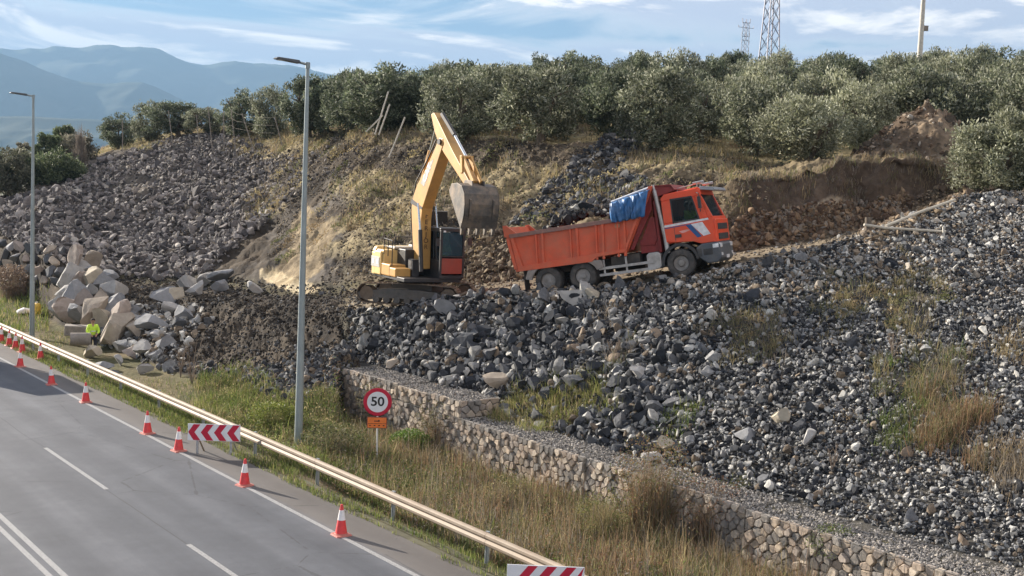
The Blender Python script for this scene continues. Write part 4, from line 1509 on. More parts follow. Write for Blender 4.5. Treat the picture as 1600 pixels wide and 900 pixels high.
GLASS2 = glass_mat('sky_tone_glass', (.05, .12, .16), .55)  # teal base colour stands in for sky reflected in the pane
GLASS = glass_mat('window_glass', (.03, .06, .08), .86)
red_t = paint('cab_red', (.82, .085, .028), .38, var=.08, scale=2, dirt=(.36, .15, .09), dirt_amt=.35)
org_t = paint('tipper_orange', (.70, .115, .048), .5, var=.12, scale=2.2, dirt=(.34, .17, .11), dirt_amt=.55, bump=.15)
dkr_t = paint('dark_red', (.22, .022, .02), .55, var=.2)
blk_t = paint('black_plastic', (.030, .033, .038), .6, var=.2, dirt=(.14, .12, .10), dirt_amt=.5)
gry_t = paint('bumper_grey', (.075, .09, .11), .5, var=.15, dirt=(.2, .17, .14), dirt_amt=.4)
fen_t = paint('fender_grey', (.30, .27, .25), .7, var=.15, dirt=(.2, .15, .11), dirt_amt=.5)
chs_t = paint('chassis', (.045, .042, .040), .7, dirt=(.16, .13, .10), dirt_amt=.5)
alu_t = paint('aluminium', (.45, .44, .43), .45, .5, dirt=(.3, .25, .2), dirt_amt=.4)
tyr_t = paint('tyre_rubber', (.06, .058, .057), .85, var=.2, scale=10, dirt=(.20, .17, .14), dirt_amt=.65)
rim_t = paint('wheel_rim', (.30, .29, .28), .6, .2, dirt=(.22, .17, .13), dirt_amt=.6)
tarp_m = paint('blue_tarp', (.03, .15, .38), .5, var=.3, scale=5, dirt=(.2, .24, .3), dirt_amt=.5)
wht_t = paint('stripe_white', (.72, .72, .75), .4)
blu_t = paint('stripe_blue', (.02, .09, .26), .4)
lite_t = paint('headlight_glass', (.72, .74, .76), .15)
seat_t = paint('cab_interior', (.02, .02, .022), .8)

P1_, P2_ = W(888, 457, 43.0), W(1069, 434, 41.45)
fw = Vector(P2_ - P1_).normalized()
lf = Vector((0, 0, 1)).cross(fw).normalized()
up = fw.cross(lf)
TRM = Matrix(((fw.x, lf.x, up.x, P1_[0]), (fw.y, lf.y, up.y, P1_[1]), (fw.z, lf.z, up.z, P1_[2]), (0, 0, 0, 1)))
TRM = TRM @ Matrix.Translation((0, 1.1, 0.02))
truck = empty('dump_truck', (0, 0, 0), 0, 'orange red tipper truck with blue tarpaulin roll climbing the haul road loaded with rock', 'dump truck')
truck.matrix_world = TRM
FX = 4.42


def make_wheel(parent, x, side, dual):
    m = MB()
    y = side * 1.06
    s_ = side
    prof_ = [(.30, -.15), (.42, -.16), (.49, -.145), (.515, -.10), (.52, 0), (.515, .10), (.49, .145), (.42, .16), (.30, .15)]
    m.lathe([(.29, .05 * s_), (.28, .11 * s_), (.26, .06 * s_), (.20, .01 * s_), (.16, -.01 * s_), (.14, .06 * s_ if not dual else .02 * s_), (.10, .12 * s_ if not dual else .07 * s_), (.02, .13 * s_ if not dual else .08 * s_)], (x, y, .52), 'y', 28)
    for q in range(10):
        a_ = q * 2 * math.pi / 10
        m.cyl((x + .18 * math.cos(a_), y + .0 * s_, .52 + .18 * math.sin(a_)), (x + .18 * math.cos(a_), y + .05 * s_, .52 + .18 * math.sin(a_)), .014, n=6)
    w_ = m.build('wheel', rim_t, parent, smooth=True)
    m = MB()
    m.lathe(prof_, (x, y, .52), 'y', 40, cap=False)
    if dual:
        m.lathe(prof_, (x, y - s_ * .34, .52), 'y', 40, cap=False)
    for q in range(40):
        a_ = q * 2 * math.pi / 40
        rot = Matrix.Rotation(-a_, 3, 'Y')
        m.box((x + .515 * math.cos(a_), y, .52 + .515 * math.sin(a_)), (.02, .26, .035), rot)
    m.build('tyre', tyr_t, w_, smooth=True)


for s_ in (-1, 1):
    make_wheel(truck, FX, s_, False)
    make_wheel(truck, -.69, s_, True)
    make_wheel(truck, .69, s_, True)
m = MB()
for s_ in (-1, 1):
    m.box((1.7, s_ * .42, .88), (7.2, .09, .26))
for x_ in (-1.7, -.69, .69, 1.8, 3.0, 4.2, 5.0):
    m.box((x_, 0, .86), (.12, .8, .2))
for x_ in (-.69, .69, FX):
    m.cyl((x_, -.95, .52), (x_, .95, .52), .09, n=8)
    m.box((x_, 0, .52), (.34, .42, .34))
m.cyl((-.6, 0, .55), (3.6, 0, .78), .06, n=8)
m.box((2.6, .15, .95), (1.2, .7, .35)); m.box((3.55, 0, 1.1), (.7, .8, .6))
m.box((2.35, -.85, .92), (1.1, .4, .32)); m.box((2.0, .9, .75), (1.2, .4, .5))
m.build('chassis', chs_t, truck, bevel=.01)
# tipper body
YS = 1.235
m = MB()
side = [(-1.78, 1.02), (1.15, 1.02), (1.35, 1.17), (2.45, 1.20), (3.12, 2.38), (-1.92, 2.36)]
for s_ in (-1, 1):
    m.prism(side, s_ * YS, s_ * (YS - .05))
m.prism([(-1.78, 1.04), (2.47, 1.16), (2.5, 1.24), (-1.80, 1.12)], -YS + .05, YS - .05)          # floor
m.prism([(2.45, 1.2), (2.52, 1.2), (3.76, 3.40), (3.68, 3.42)], -YS + .05, YS - .05)               # headboard
m.prism([(2.98, 2.36), (3.12, 2.36), (3.76, 3.42), (3.60, 3.42), (3.3, 3.0)], -YS, -YS + .05)
m.prism([(2.98, 2.36), (3.12, 2.36), (3.76, 3.42), (3.60, 3.42), (3.3, 3.0)], YS - .05, YS)
m.build('tipper_body', org_t, truck, bevel=.012)
m = MB()
for s_ in (-1, 1):
    m.prism([(-1.95, 2.30), (3.10, 2.32), (3.12, 2.47), (-1.97, 2.45)], s_ * (YS + .10), s_ * (YS - .07))
m.build('top_rail', paint('worn_rail', (.30, .15, .12), .6, dirt=(.17, .15, .14), dirt_amt=.7), truck, bevel=.01)
m = MB()
for s_ in (-1, 1):
    y0, y1 = s_ * YS, s_ * (YS + .085)
    for xc in (-.95, .42, 1.42, 2.25):
        sl_ = .05
        for dx, ww in ((0, .07), (.24, .10)):
            m.prism([(xc + dx - .1, 1.04), (xc + dx + ww - .1, 1.04), (xc + dx + ww + sl_ - .04, 2.33), (xc + dx + sl_ - .04, 2.33)], y0, y1)
    m.prism([(-1.80, 1.0), (1.15, 1.0), (1.38, 1.15), (2.47, 1.18), (2.50, 1.30), (1.3, 1.28), (-1.8, 1.18)], y0, s_ * (YS + .10))
    m.prism([(-1.80, 1.02), (-1.55, 1.02), (-1.83, 2.34), (-1.94, 2.34)], y0, y1)
    m.prism([(2.36, 1.2), (2.48, 1.2), (3.1, 2.33), (2.98, 2.33)], y0, y1)
m.build('side_ribs', org_t, truck, bevel=.012)
m = MB()   # tailgate with raised corners
m.prism([(-1.80, 1.0), (-1.90, 1.0), (-2.10, 2.32), (-2.18, 2.72), (-2.08, 2.74), (-1.96, 2.36)], -YS - .03, YS + .03)
for s_ in (-1, 1):
    m.prism([(-1.92, 2.36), (-2.18, 2.36), (-2.2, 2.80), (-2.05, 2.80), (-1.66, 2.44)], s_ * (YS + .05), s_ * (YS - .04))
    m.prism([(-1.95, 1.1), (-1.82, 1.1), (-1.98, 2.3), (-2.12, 2.3)], s_ * (YS + .07), s_ * (YS + .02))
m.build('tailgate', org_t, truck, bevel=.012)
m = MB()   # front canopy over the cab
m.prism([(3.60, 3.34), (3.70, 3.44), (4.40, 3.38), (4.52, 3.18), (4.46, 3.16), (4.34, 3.30), (3.72, 3.36)], -1.12, 1.12)
for y_ in (-1.12, -.4, .4, 1.08):
    m.prism([(3.62, 3.3), (3.72, 3.42), (4.42, 3.36), (4.50, 3.14), (3.78, 3.0)], y_, y_ + .04)
m.build('canopy', dkr_t, truck, bevel=.008)
m = MB()
m.prism([(2.60, 1.25), (2.72, 1.22), (3.6, 2.6), (3.62, 3.1), (3.5, 3.1)], -1.10, -1.02)
m.prism([(2.95, 1.35), (3.5, 1.3), (3.62, 1.5), (3.62, 2.3), (3.45, 2.32)], -1.0, -.92)
m.box((3.70, 0, 1.95), (.10, 2.1, 1.9)); m.box((3.3, -.3, 1.3), (.7, 1.3, .5)); m.cyl((3.35, 0, 1.1), (3.5, 0, 3.0), .11, n=10)
m.build('ram_housing', dkr_t, truck, bevel=.01)
# tarp, folded over the front corner
m = MB()
rgT = np.random.default_rng(4)
nu, nv_ = 34, 22
vs = []
for i in range(nu):
    f = i / (nu - 1)
    for j in range(nv_):
        g_ = j / (nv_ - 1)
        if g_ < .62:      # hanging outside
            h_ = g_ / .62
            x_ = 2.12 + f * 1.26 + h_ * (.02 + f * .22)
            z_ = 2.32 + f * .06 + h_ * (.66 + .22 * f)
            y_ = -1.40 - .06 * math.sin(h_ * 3.1)
        else:
            h_ = (g_ - .62) / .38
            x_ = 2.14 + f * 1.50 + h_ * .05
            z_ = 2.98 + f * .28 + .06 * math.sin(h_ * 3)
            y_ = -1.40 + h_ * 1.15
        fold = (.055 * math.sin(f * 31 + 3.1 * math.sin(g_ * 4 + f * 3)) + .035 * math.sin(f * 67 + g_ * 9 + 2 * math.sin(f * 11))) * (1 if g_ < .62 else .5) * (.35 + f * (1 - f) * 2.2) + rgT.uniform(-.012, .012)
        vs.append((x_, y_ + fold, z_ + fold * .6))
fs = [(i * nv_ + j, (i + 1) * nv_ + j, (i + 1) * nv_ + j + 1, i * nv_ + j + 1) for i in range(nu - 1) for j in range(nv_ - 1)]
m.add(vs, fs)
tp = m.build('tarpaulin', tarp_m, truck, smooth=True)
md = tp.modifiers.new('thick', 'SOLIDIFY'); md.thickness = .03; md.offset = 1
m = MB(); m.tube([(3.60, -1.2, 3.38), (3.0, -1.22, 3.26), (2.15, -1.22, 3.08)], .035, 6); m.build('tarp_bow', wht_t, truck)
m = MB(); m.lathe([(.10, 0), (.10, .02)], (2.28, -YS - .07, 2.18), 'y', 20); m.build('round_badge', paint('badge', (.45, .22, .12), .5), truck)
# rear fenders
m = MB()
for s_ in (-1, 1):
    pr = [(-1.55, .68)]
    for q in range(9):
        a_ = math.pi - q * math.pi / 8 * .6 - .2
        pr.append((-.69 + .62 * math.cos(a_), .50 + .58 * math.sin(a_)))
    for q in range(9):
        a_ = math.pi * .62 - q * math.pi * .5 / 8 - .05
        pr.append((.69 + .64 * math.cos(a_), .50 + .56 * math.sin(a_)))
    pr += [(1.55, .74), (1.50, 1.02), (.4, 1.14), (-.7, 1.12), (-1.40, 1.02)]
    m = MB(); m.prism(pr, s_ * (YS + .085), s_ * (YS - .04))
    m.build('rear_fender', fen_t, truck, bevel=.006)
for s_ in (-1, 1):
    m = MB(); m.box((-1.62, s_ * 1.0, .52), (.03, .5, .5))
    m.build('mud_flap', blk_t, truck)
for s_ in (-1, 1):
    m = MB()
    for z_ in (.70, .46):
        m.box((2.42, s_ * 1.22, z_), (2.15, .03, .10))
    for x_ in (1.55, 2.4, 3.3):
        m.box((x_, s_ * 1.18, .72), (.07, .05, .60))
    m.build('side_guard', alu_t, truck, bevel=.006)
for s_ in (-1, 1):
    m = MB(); m.prism([(3.18, .50), (3.28, .42), (3.62, .42), (3.72, .50), (3.72, .95), (3.62, 1.04), (3.28, 1.04), (3.18, .95)], s_ * 1.20, s_ * .62)
    m.build('fuel_tank', alu_t, truck, bevel=.03)
m = MB()
m.tube([(3.98, -1.12, .95), (3.96, -1.12, 1.5), (3.78, -1.12, 3.25)], [.09, .085, .075], 10)
m.tube([(3.78, -1.12, 3.25), (3.74, -1.12, 3.46)], .055, 10)
m.build('exhaust_stack', alu_t, truck, smooth=True)
# cab
m = MB()
yc = 1.20
cs = [(3.98, 1.28), (4.05, 1.26), (4.0, 1.9), (3.98, 2.92), (4.10, 3.04), (5.35, 3.14), (5.50, 3.05), (5.52, 2.96)]
# shell built of panels so that the windows are open
sidep = [  # lower side panel
    [(3.98, 1.30), (4.05, 1.34), (4.30, 1.28), (4.95, 1.24), (5.25, 1.12), (5.74, 1.12), (5.78, 2.00), (3.98, 2.00)],
    [(3.98, 2.00), (4.34, 2.00), (4.34, 2.82), (3.98, 2.82)],
    [(3.98, 2.82), (5.46, 2.82), (5.40, 3.02), (5.30, 3.10), (4.10, 3.04), (3.98, 2.92)],
    [(5.28, 2.00), (5.40, 2.00), (5.20, 2.82), (5.10, 2.82)],
    [(5.60, 2.00), (5.78, 2.00), (5.46, 2.82), (5.36, 2.82)]]
for s_ in (-1, 1):
    for pr in sidep[:4]:
        m.prism(pr, s_ * yc, s_ * (yc - .05))
    m.prism(sidep[4], s_ * (yc - .02), s_ * (yc - .09))
    m.prism([(5.40, 2.00), (5.60, 2.00), (5.36, 2.82), (5.20, 2.82)], s_ * (yc - .005), s_ * (yc - .05))
m.prism([(4.06, 2.98), (5.40, 3.08), (5.36, 3.14), (4.10, 3.06)], -yc + .05, yc - .05)    # roof
m.box((4.01, 0, 2.10), (.05, 2.3, 1.7))                                                       # back wall
m.box((4.85, 0, 1.30), (1.7, 2.3, .05))                                                       # floor
m.prism([(5.70, 1.55), (5.80, 1.55), (5.80, 2.04), (5.66, 2.04)], -yc + .05, yc - .05)      # front under the windscreen
m.prism([(5.36, 2.86), (5.46, 2.86), (5.42, 3.1), (5.30, 3.1)], -yc + .05, yc - .05)
cab = m.build('cab', red_t, truck, bevel=.03)
m = MB()
m.prism([(5.66, 2.02), (5.70, 2.02), (5.42, 2.88), (5.38, 2.88)], -yc + .08, yc - .08)
m.build('windscreen', GLASS, truck)
m = MB()
for s_ in (-1, 1):
    m.prism([(4.34, 2.0), (5.28, 2.0), (5.10, 2.82), (4.34, 2.82)], s_ * (yc - .02), s_ * (yc - .03))
    m.build('side_window', GLASS, truck); m = MB()
for s_ in (-1, 1):
    m = MB()
    for pr in ([(4.32, 1.97), (5.30, 1.97), (5.29, 2.03), (4.32, 2.03)], [(4.31, 1.97), (4.36, 1.97), (4.36, 2.86), (4.31, 2.86)], [(4.32, 2.80), (5.12, 2.80), (5.11, 2.86), (4.32, 2.86)], [(5.25, 2.0), (5.31, 2.0), (5.13, 2.84), (5.08, 2.84)]):
        m.prism(pr, s_ * (yc + .004), s_ * (yc - .055))
    m.build('window_seal', blk_t, truck)
    m = MB()
    m.prism([(4.33, 1.34), (4.345, 1.34), (4.345, 1.98), (4.33, 1.98)], s_ * (yc + .003), s_ * (yc - .02))
    m.box((4.46, s_ * (yc + .012), 1.50), (.22, .02, .12))
    m.build('door_gap_and_handle', blk_t, truck)
m = MB()
m.prism([(3.99, 1.86), (5.62, 1.93), (5.60, 2.0), (3.99, 1.94)], -yc - .006, -yc + .001)
m.prism([(4.95, 1.86), (5.38, 1.88), (5.62, 1.42), (5.36, 1.38)], -yc - .007, -yc + .001)
m.build('white_stripe', wht_t, truck)
m = MB()
m.prism([(4.76, 1.855), (4.96, 1.862), (5.30, 1.375), (5.14, 1.35)], -yc - .009, -yc + .001)
m.prism([(3.99, 1.81), (4.80, 1.845), (4.80, 1.87), (3.99, 1.84)], -yc - .009, -yc + .001)
m.build('blue_stripe', blu_t, truck)
m = MB(); m.prism([(4.50, 1.66), (4.80, 1.69), (4.92, 1.66), (4.74, 1.60), (4.60, 1.58)], -yc - .006, -yc + .001); m.build('door_emblem', paint('emblem', (.72, .35, .32), .5), truck)
# grille, bumper, lights
m = MB()
m.prism([(5.72, 1.10), (5.83, 1.12), (5.85, 1.92), (5.78, 1.95)], -yc + .02, yc - .02)
gr_ = m.build('grille_panel', red_t, truck, bevel=.02)
m = MB()
for z_ in (1.66, 1.30):
    m.box((5.845, 0, z_), (.03, 1.75, .22))
    for q in (-.06, 0, .06):
        m.box((5.862, 0, z_ + q), (.02, 1.7, .02))
m.build('grille_bars', blk_t, truck)
m = MB()
m.prism([(5.02, .98), (5.25, 1.12), (5.80, 1.12), (5.90, 1.0), (5.90, .52), (5.75, .38), (5.40, .38), (5.10, .62)], -yc - .02, yc + .02)
m.build('bumper', gry_t, truck, bevel=.05)
m = MB()
for s_ in (-1, 1):
    m.box((5.86, s_ * .98, .98), (.12, .34, .17))
    m.build('headlight', lite_t, truck, bevel=.03); m = MB()
    m.box((5.74, s_ * 1.205, .98), (.22, .05, .15)); m.build('headlight', lite_t, truck, bevel=.02); m = MB()
    m.box((5.88, s_ * .98, .66), (.07, .26, .11)); m.build('fog_lamp', lite_t, truck, bevel=.01); m = MB()
m = MB()
m.box((5.91, 0, .55), (.02, .52, .12)); m.build('number_plate', wht_t, truck)
m = MB()
for s_ in (-1, 1):
    m.box((5.45, s_ * (yc + .022), .80), (.34, .02, .22)); m.box((5.15, s_ * (yc + .012), .80), (.16, .02, .3))
m.build('step_panels', blk_t, truck, bevel=.01)
for s_ in (-1, 1):
    m = MB()
    outer = [(FX + .70 * math.cos(a_), .52 + .72 * math.sin(a_)) for a_ in np.linspace(math.pi * 1.02, .12, 16)]
    inner = [(FX + .60 * math.cos(a_), .52 + .61 * math.sin(a_)) for a_ in np.linspace(.12, math.pi * 1.02, 16)]
    n0_ = len(outer)
    poly = outer + inner
    vs = [(p[0], s_ * (yc + .03), p[1]) for p in poly] + [(p[0], s_ * .80, p[1]) for p in poly]
    n_ = len(poly)
    fs = []
    for i in range(n0_ - 1):
        fs.append((i, i + 1, n_ - 2 - i, n_ - 1 - i)); fs.append((n_ + i, n_ + n_ - 1 - i, n_ + n_ - 2 - i, n_ + i + 1))
    for i in range(n_):
        j = (i + 1) % n_
        fs.append((i, n_ + i, n_ + j, j))
    m.add(vs, fs)
    m.build('wheel_arch', blk_t, truck)
m = MB()
m.prism([(5.36, 3.04), (5.42, 3.16), (5.92, 3.06), (5.95, 2.96), (5.90, 2.94), (5.50, 3.02)], -1.08, 1.08)
m.build('sun_visor', paint('visor', (.30, .32, .36), .35), truck, bevel=.015)
m = MB()
m.tube([(4.5, -.6, 3.1), (4.5, -.6, 3.22), (5.35, -.6, 3.30), (5.35, -.6, 3.12)], .02, 6)
m.tube([(5.30, -.9, 3.16), (5.30, -.9, 3.30), (5.30, .9, 3.30), (5.30, .9, 3.16)], .022, 6)
for y_ in (-.85, .85):
    m.tube([(5.15, y_, 3.30), (5.55, y_, 3.32)], .05, 8)
m.build('roof_bars', alu_t, truck)
m = MB()
m.tube([(5.30, -1.2, 2.95), (5.42, -1.45, 2.9), (5.42, -1.45, 2.25)], .018, 6); m.box((5.42, -1.45, 2.58), (.09, .20, .42))
m.tube([(5.30, 1.2, 2.95), (5.42, 1.45, 2.9), (5.42, 1.45, 2.25)], .018, 6); m.box((5.42, 1.45, 2.58), (.09, .20, .42))
m.build('mirrors', blk_t, truck, bevel=.01)
m = MB()
m.box((4.35, -.55, 1.75), (.18, .5, .9)); m.box((4.55, -.55, 1.5), (.5, .5, .16)); m.box((4.35, .55, 1.75), (.18, .5, .9)); m.box((4.55, .55, 1.5), (.5, .5, .16))
m.box((5.45, 0, 1.75), (.32, 2.2, .5)); m.lathe([(.20, 0), (.22, .015), (.20, .03)], (5.18, -.5, 0), 'x', 16)
m.build('cab_interior', seat_t, truck, bevel=.02)
bpy.context.view_layer.update()
for y_, lb in ((-.60, 'truck driver in yellow high visibility jacket seen through the side window of the orange truck'), (.55, 'second person in high visibility jacket on the far seat of the orange truck')):
    p_ = TRM @ Vector((4.72, y_, 1.74))
    pr = person(p_, 0, 'sit', lb)
    pr.rotation_euler = TRM.to_euler()
# load of dark rock
nl = 700
lx = RNG.uniform(-1.5, 2.3, nl); ly = RNG.uniform(-.92, .92, nl)
lz = 2.42 + .62 * np.exp(-((lx - .9) / 1.2) ** 2) * (1 - (ly / 1.5) ** 2) - .25 * np.clip(-lx - .3, 0, 2) + RNG.uniform(-.06, .1, nl)
ls = np.clip(.12 * np.exp(RNG.normal(0, .4, nl)), .05, .24)
LP = np.array([(TRM @ Vector((a, b, c))) for a, b, c in zip(lx, ly, lz)])
o = link_mesh('truck_load', stones_mesh('truck_load', LP, ls, tones(nl, RNG, [(.035, .035, .038), (.07, .07, .072), (.25, .24, .22), (.1, .08, .06)], [.5, .25, .08, .17]), S2, RNG))
tag(o, 'heaped load of dark broken rock and soil in the tipper body', 'load', kind='stuff')
for (lx_, ly_, sz_, tn_, lb) in ((1.05, -.55, .34, (.045, .05, .058), 'large dark square rock on the truck load'), (.62, -.65, .20, (.30, .29, .26), 'light grey rock beside the large dark one on the truck load'), (-.3, -.75, .22, (.06, .06, .065), 'dark rock at the rear of the truck load')):
    T, F = S3
    o = link_mesh('rock', np_mesh('rock', T[int(sz_ * 50) % 16] * sz_ * 1.15, F, STONE, np.tile(np.array(tn_), (T.shape[1], 1))))
    o.location = TRM @ Vector((lx_, ly_, 2.56 + .55 * math.exp(-((lx_ - .9) / 1.2) ** 2)))
    tag(o, lb, 'rock')

# ------------------------------------------------------------------ excavator
yel = paint('digger_yellow', (.58, .32, .085), .5, var=.12, scale=2.5, dirt=(.27, .17, .08), dirt_amt=.65)
ylt = paint('counterweight_yellow', (.78, .55, .22), .45, var=.08, scale=2, dirt=(.5, .34, .16), dirt_amt=.4)
blk_e = paint('digger_black', (.022, .022, .025), .5, dirt=(.10, .085, .07), dirt_amt=.4)
stl = paint('bucket_steel', (.085, .08, .075), .6, .3, var=.3, scale=4, dirt=(.30, .22, .15), dirt_amt=.85)
trk = paint('track_steel', (.15, .115, .085), .75, .2, var=.3, scale=5, dirt=(.20, .14, .09), dirt_amt=.7)
frm_e = paint('track_frame', (.09, .085, .08), .7, dirt=(.16, .13, .10), dirt_amt=.6)
chrome = paint('piston_rod', (.75, .75, .76), .15, .9, var=.02)
redp = paint('red_panel', (.32, .055, .035), .45, var=.1, dirt=(.25, .1, .07), dirt_amt=.4)
gpan = paint('grey_panel', (.46, .45, .42), .5, var=.1)
E0 = W(652, 468, 46.9)
EZ = W(640, 481, 45.7)[2] + .12
PHI = R(-64)      # local x = boom direction, turned from +X
exc = empty('excavator', (E0[0], E0[1], EZ), PHI, 'yellow tracked excavator with raised boom tipping its bucket over the truck', 'excavator')
TRK = R(-12) - PHI
Rt = Matrix.Rotation(TRK, 4, 'Z')


def under(name, mb, mat, parent, **kw):
    o_ = mb.build(name, mat, parent, **kw)
    o_.matrix_local = Rt
    return o_


for s_ in (-1, 1):
    yy = s_ * 1.19
    # belt outline
    Lh, rr0 = 1.70, .40
    pts = []
    for a_ in np.linspace(-math.pi / 2, math.pi / 2, 10): pts.append((Lh + rr0 * math.cos(a_), .42 + rr0 * math.sin(a_)))
    pts.append((.6, .86)); pts.append((-.6, .84))
    for a_ in np.linspace(math.pi / 2, math.pi * 1.5, 10): pts.append((-Lh + rr0 * math.cos(a_) * .95, .40 + rr0 * math.sin(a_) * .95))
    # resample to track shoes
    PT = np.array(pts + [pts[0]])
    seg = np.r_[0, np.cumsum(np.linalg.norm(np.diff(PT, axis=0), axis=1))]
    m = MB()
    ns_ = 46
    for q in range(ns_):
        u_ = (q + .5) / ns_ * seg[-1]
        x_, z_ = np.interp(u_, seg, PT[:, 0]), np.interp(u_, seg, PT[:, 1])
        x2, z2 = np.interp(min(u_ + .05, seg[-1]), seg, PT[:, 0]), np.interp(min(u_ + .05, seg[-1]), seg, PT[:, 1])
        a_ = math.atan2(z2 - z_, x2 - x_)
        rot = Matrix.Rotation(-a_, 3, 'Y')
        m.box((x_, yy, z_), (seg[-1] / ns_ * .93, .60, .035), rot)
        off_ = rot @ Vector((0, 0, -.03))
        m.box((x_ + off_.x, yy, z_ + off_.z), (.02, .60, .035), rot)
    tb = under('track', m, trk, exc)
    m = MB()
    m.prism([(-1.6, .22), (1.45, .22), (1.55, .36), (1.2, .56), (.3, .62), (-.9, .60), (-1.6, .5)], yy - .2, yy + .2)
    m.box((-1.75, yy, .30), (.7, .44, .26))
    for q in range(7):
        m.lathe([(.14, -.22), (.14, .22)], (-1.3 + q * .43, yy, .16), 'y', 12)
    f_ = m.build('track_frame', frm_e, tb, bevel=.02)
    m = MB()
    m.lathe([(.05, -.23), (.30, -.22), (.33, -.18), (.33, .18), (.30, .22), (.05, .23)], (1.68, yy, .42), 'y', 20)
    m.build('drive_wheel', trk, tb)
    m = MB()
    m.lathe([(.05, -.23), (.28, -.22), (.30, .22), (.05, .23)], (-1.70, yy, .40), 'y', 20)
    m.build('idler_wheel', trk, tb)
m = MB()
m.box((0, 0, .62), (1.7, 1.6, .36)); m.lathe([(.62, .78), (.62, 1.0)], n=24)
under('undercarriage', m, frm_e, exc, bevel=.03)
# upper structure
m = MB(); m.box((-.35, 0, 1.03), (3.9, 2.4, .16)); m.build('deck', blk_e, exc, bevel=.02)
m = MB()
cwp = []
for a_ in np.linspace(-1.0, 1.0, 13):
    cwp.append((-1.45 - 1.30 * math.cos(a_ * .95), 1.52 * math.sin(a_ * .95)))
cwp = [(-1.75, -1.28)] + cwp + [(-1.75, 1.28)]
cwp = [(x_, max(-1.28, min(1.28, y_))) for x_, y_ in cwp]
inn = [(-1.55 + (x_ + 1.55) * .90, y_ * .92) for x_, y_ in cwp]
m.prism(cwp, 1.0, 1.95, plane='xy'); m.prism(cwp, 1.95, 2.18, plane='xy', prof2=inn)
m.build('counterweight', ylt, exc, bevel=.05, smooth=True)
m = MB()
m.box((-1.42, -1.235, 1.52), (.80, .09, .98)); m.box((-1.42, 1.235, 1.52), (.80, .09, .98)); m.box((-1.35, 0, 1.55), (.95, 2.38, 1.05))
m.build('engine_cover', ylt, exc, bevel=.05)
m = MB(); m.box((-1.62, -1.29, 1.55), (1.0, .02, .42)); m.build('side_panel', gpan, exc, bevel=.005)
m = MB()
for q in range(2):
    m.box((-1.86 + q * .55, -1.303, 1.56), (.22, .01, .2))
m.build('panel_badges', wht_t, exc)
m = MB()
m.box((-.45, -.90, 1.30), (1.0, .72, .48))
m.box((.35, -.92, 1.25), (.7, .66, .36))
m.build('tool_box', yel, exc, bevel=.04)
m = MB(); m.box((-.45, -.2, 1.65), (1.0, .8, 1.0)); m.box((-.5, .75, 1.55), (.9, .9, .9)); m.box((.55, -.42, 1.45), (.5, .3, .7)); m.build('engine_bay', blk_e, exc, bevel=.03)
m = MB(); m.box((-1.3, -.2, 2.16), (.9, 1.1, .10)); m.box((-1.55, .5, 2.2), (.4, .6, .14)); m.build('hood', paint('hood_grey', (.55, .50, .42), .5), exc, bevel=.03)
m = MB()
m.tube([(-.85, .1, 2.1), (-.85, .1, 2.75)], .055, 8); m.build('exhaust_pipe', blk_e, exc)
for a_, b_ in (((-.9, -1.18, 1.9), (-.9, -1.18, 2.55)), ((-.9, -1.18, 2.55), (.1, -1.18, 2.5)), ((.1, -1.18, 2.5), (.1, -1.18, 1.5)), ((-.4, -1.18, 2.52), (-.4, -1.18, 1.85)), ((-.9, -1.18, 2.25), (.1, -1.18, 2.2)),
               ((.45, .40, 2.9), (.45, .40, 3.9)), ((-1.2, .3, 2.2), (-1.2, .3, 2.6)), ((-1.2, .3, 2.6), (-1.2, -.6, 2.6)), ((-1.2, -.6, 2.6), (-1.2, -.6, 2.2))):
    m = MB(); m.tube([a_, b_], .022, 6); m.build('handrail', blk_e, exc)
# cab
m = MB()
x0, x1, y0, y1, z0, z1 = .15, 1.62, .30, 1.26, 1.12, 3.02
for (x_, y_) in ((x0, y0), (x0, y1), (x1, y0), (x1, y1)):
    m.box((x_, y_, (z0 + z1) / 2), (.09, .09, z1 - z0))
m.box(((x0 + x1) / 2, y0, z1), (x1 - x0, .09, .1)); m.box(((x0 + x1) / 2, y1, z1), (x1 - x0, .09, .1)); m.box((x1, (y0 + y1) / 2, z1), (.09, y1 - y0, .1)); m.box((x0, (y0 + y1) / 2, z1), (.09, y1 - y0, .1))
m.box(((x0 + x1) / 2, (y0 + y1) / 2, z1 + .05), (x1 - x0 + .1, y1 - y0 + .1, .07))
m.box(((x0 + x1) / 2, y0, 1.45), (x1 - x0, .06, .75)); m.box(((x0 + x1) / 2, y1, 1.45), (x1 - x0, .06, .75)); m.box((x0, .78, 2.0), (.06, .9, 1.8)); m.box((.85, y1 - .02, 2.3), (1.4, .03, 1.3)); m.box((.85, .78, 1.15), (1.5, .96, .08))
m.box((.9, y0, 2.4), (.07, .07, 1.2)); m.box((x1 + .01, .78, 1.98), (.08, .96, .05)); m.box((x1, .78, 1.16), (.10, .96, .14))
m.build('cab_frame', blk_e, exc, bevel=.015)
m = MB(); m.box((x1 + .015, .77, 1.60), (.04, .90, .62)); m.build('lower_front_panel', redp, exc, bevel=.04)
m = MB(); m.box((x1, .78, 2.48), (.02, .84, .92)); m.build('front_window', GLASS2, exc)
m = MB(); m.box(((x0 + x1) / 2, y0, 2.42), (x1 - x0 - .1, .015, 1.05)); m.build('side_window', GLASS, exc)
m = MB(); m.box((.45, .78, 1.75), (.16, .5, .9)); m.box((.65, .78, 1.5), (.5, .5, .14)); m.tube([(1.2, .6, 1.2), (1.15, .6, 1.95)], .03, 6); m.build('seat', seat_t, exc, bevel=.02)
m = MB()
for y_ in (.42, 1.14):
    m.box((x1 + .04, y_, 2.98), (.05, .10, .07))
m.build('work_lamps', lite_t, exc)
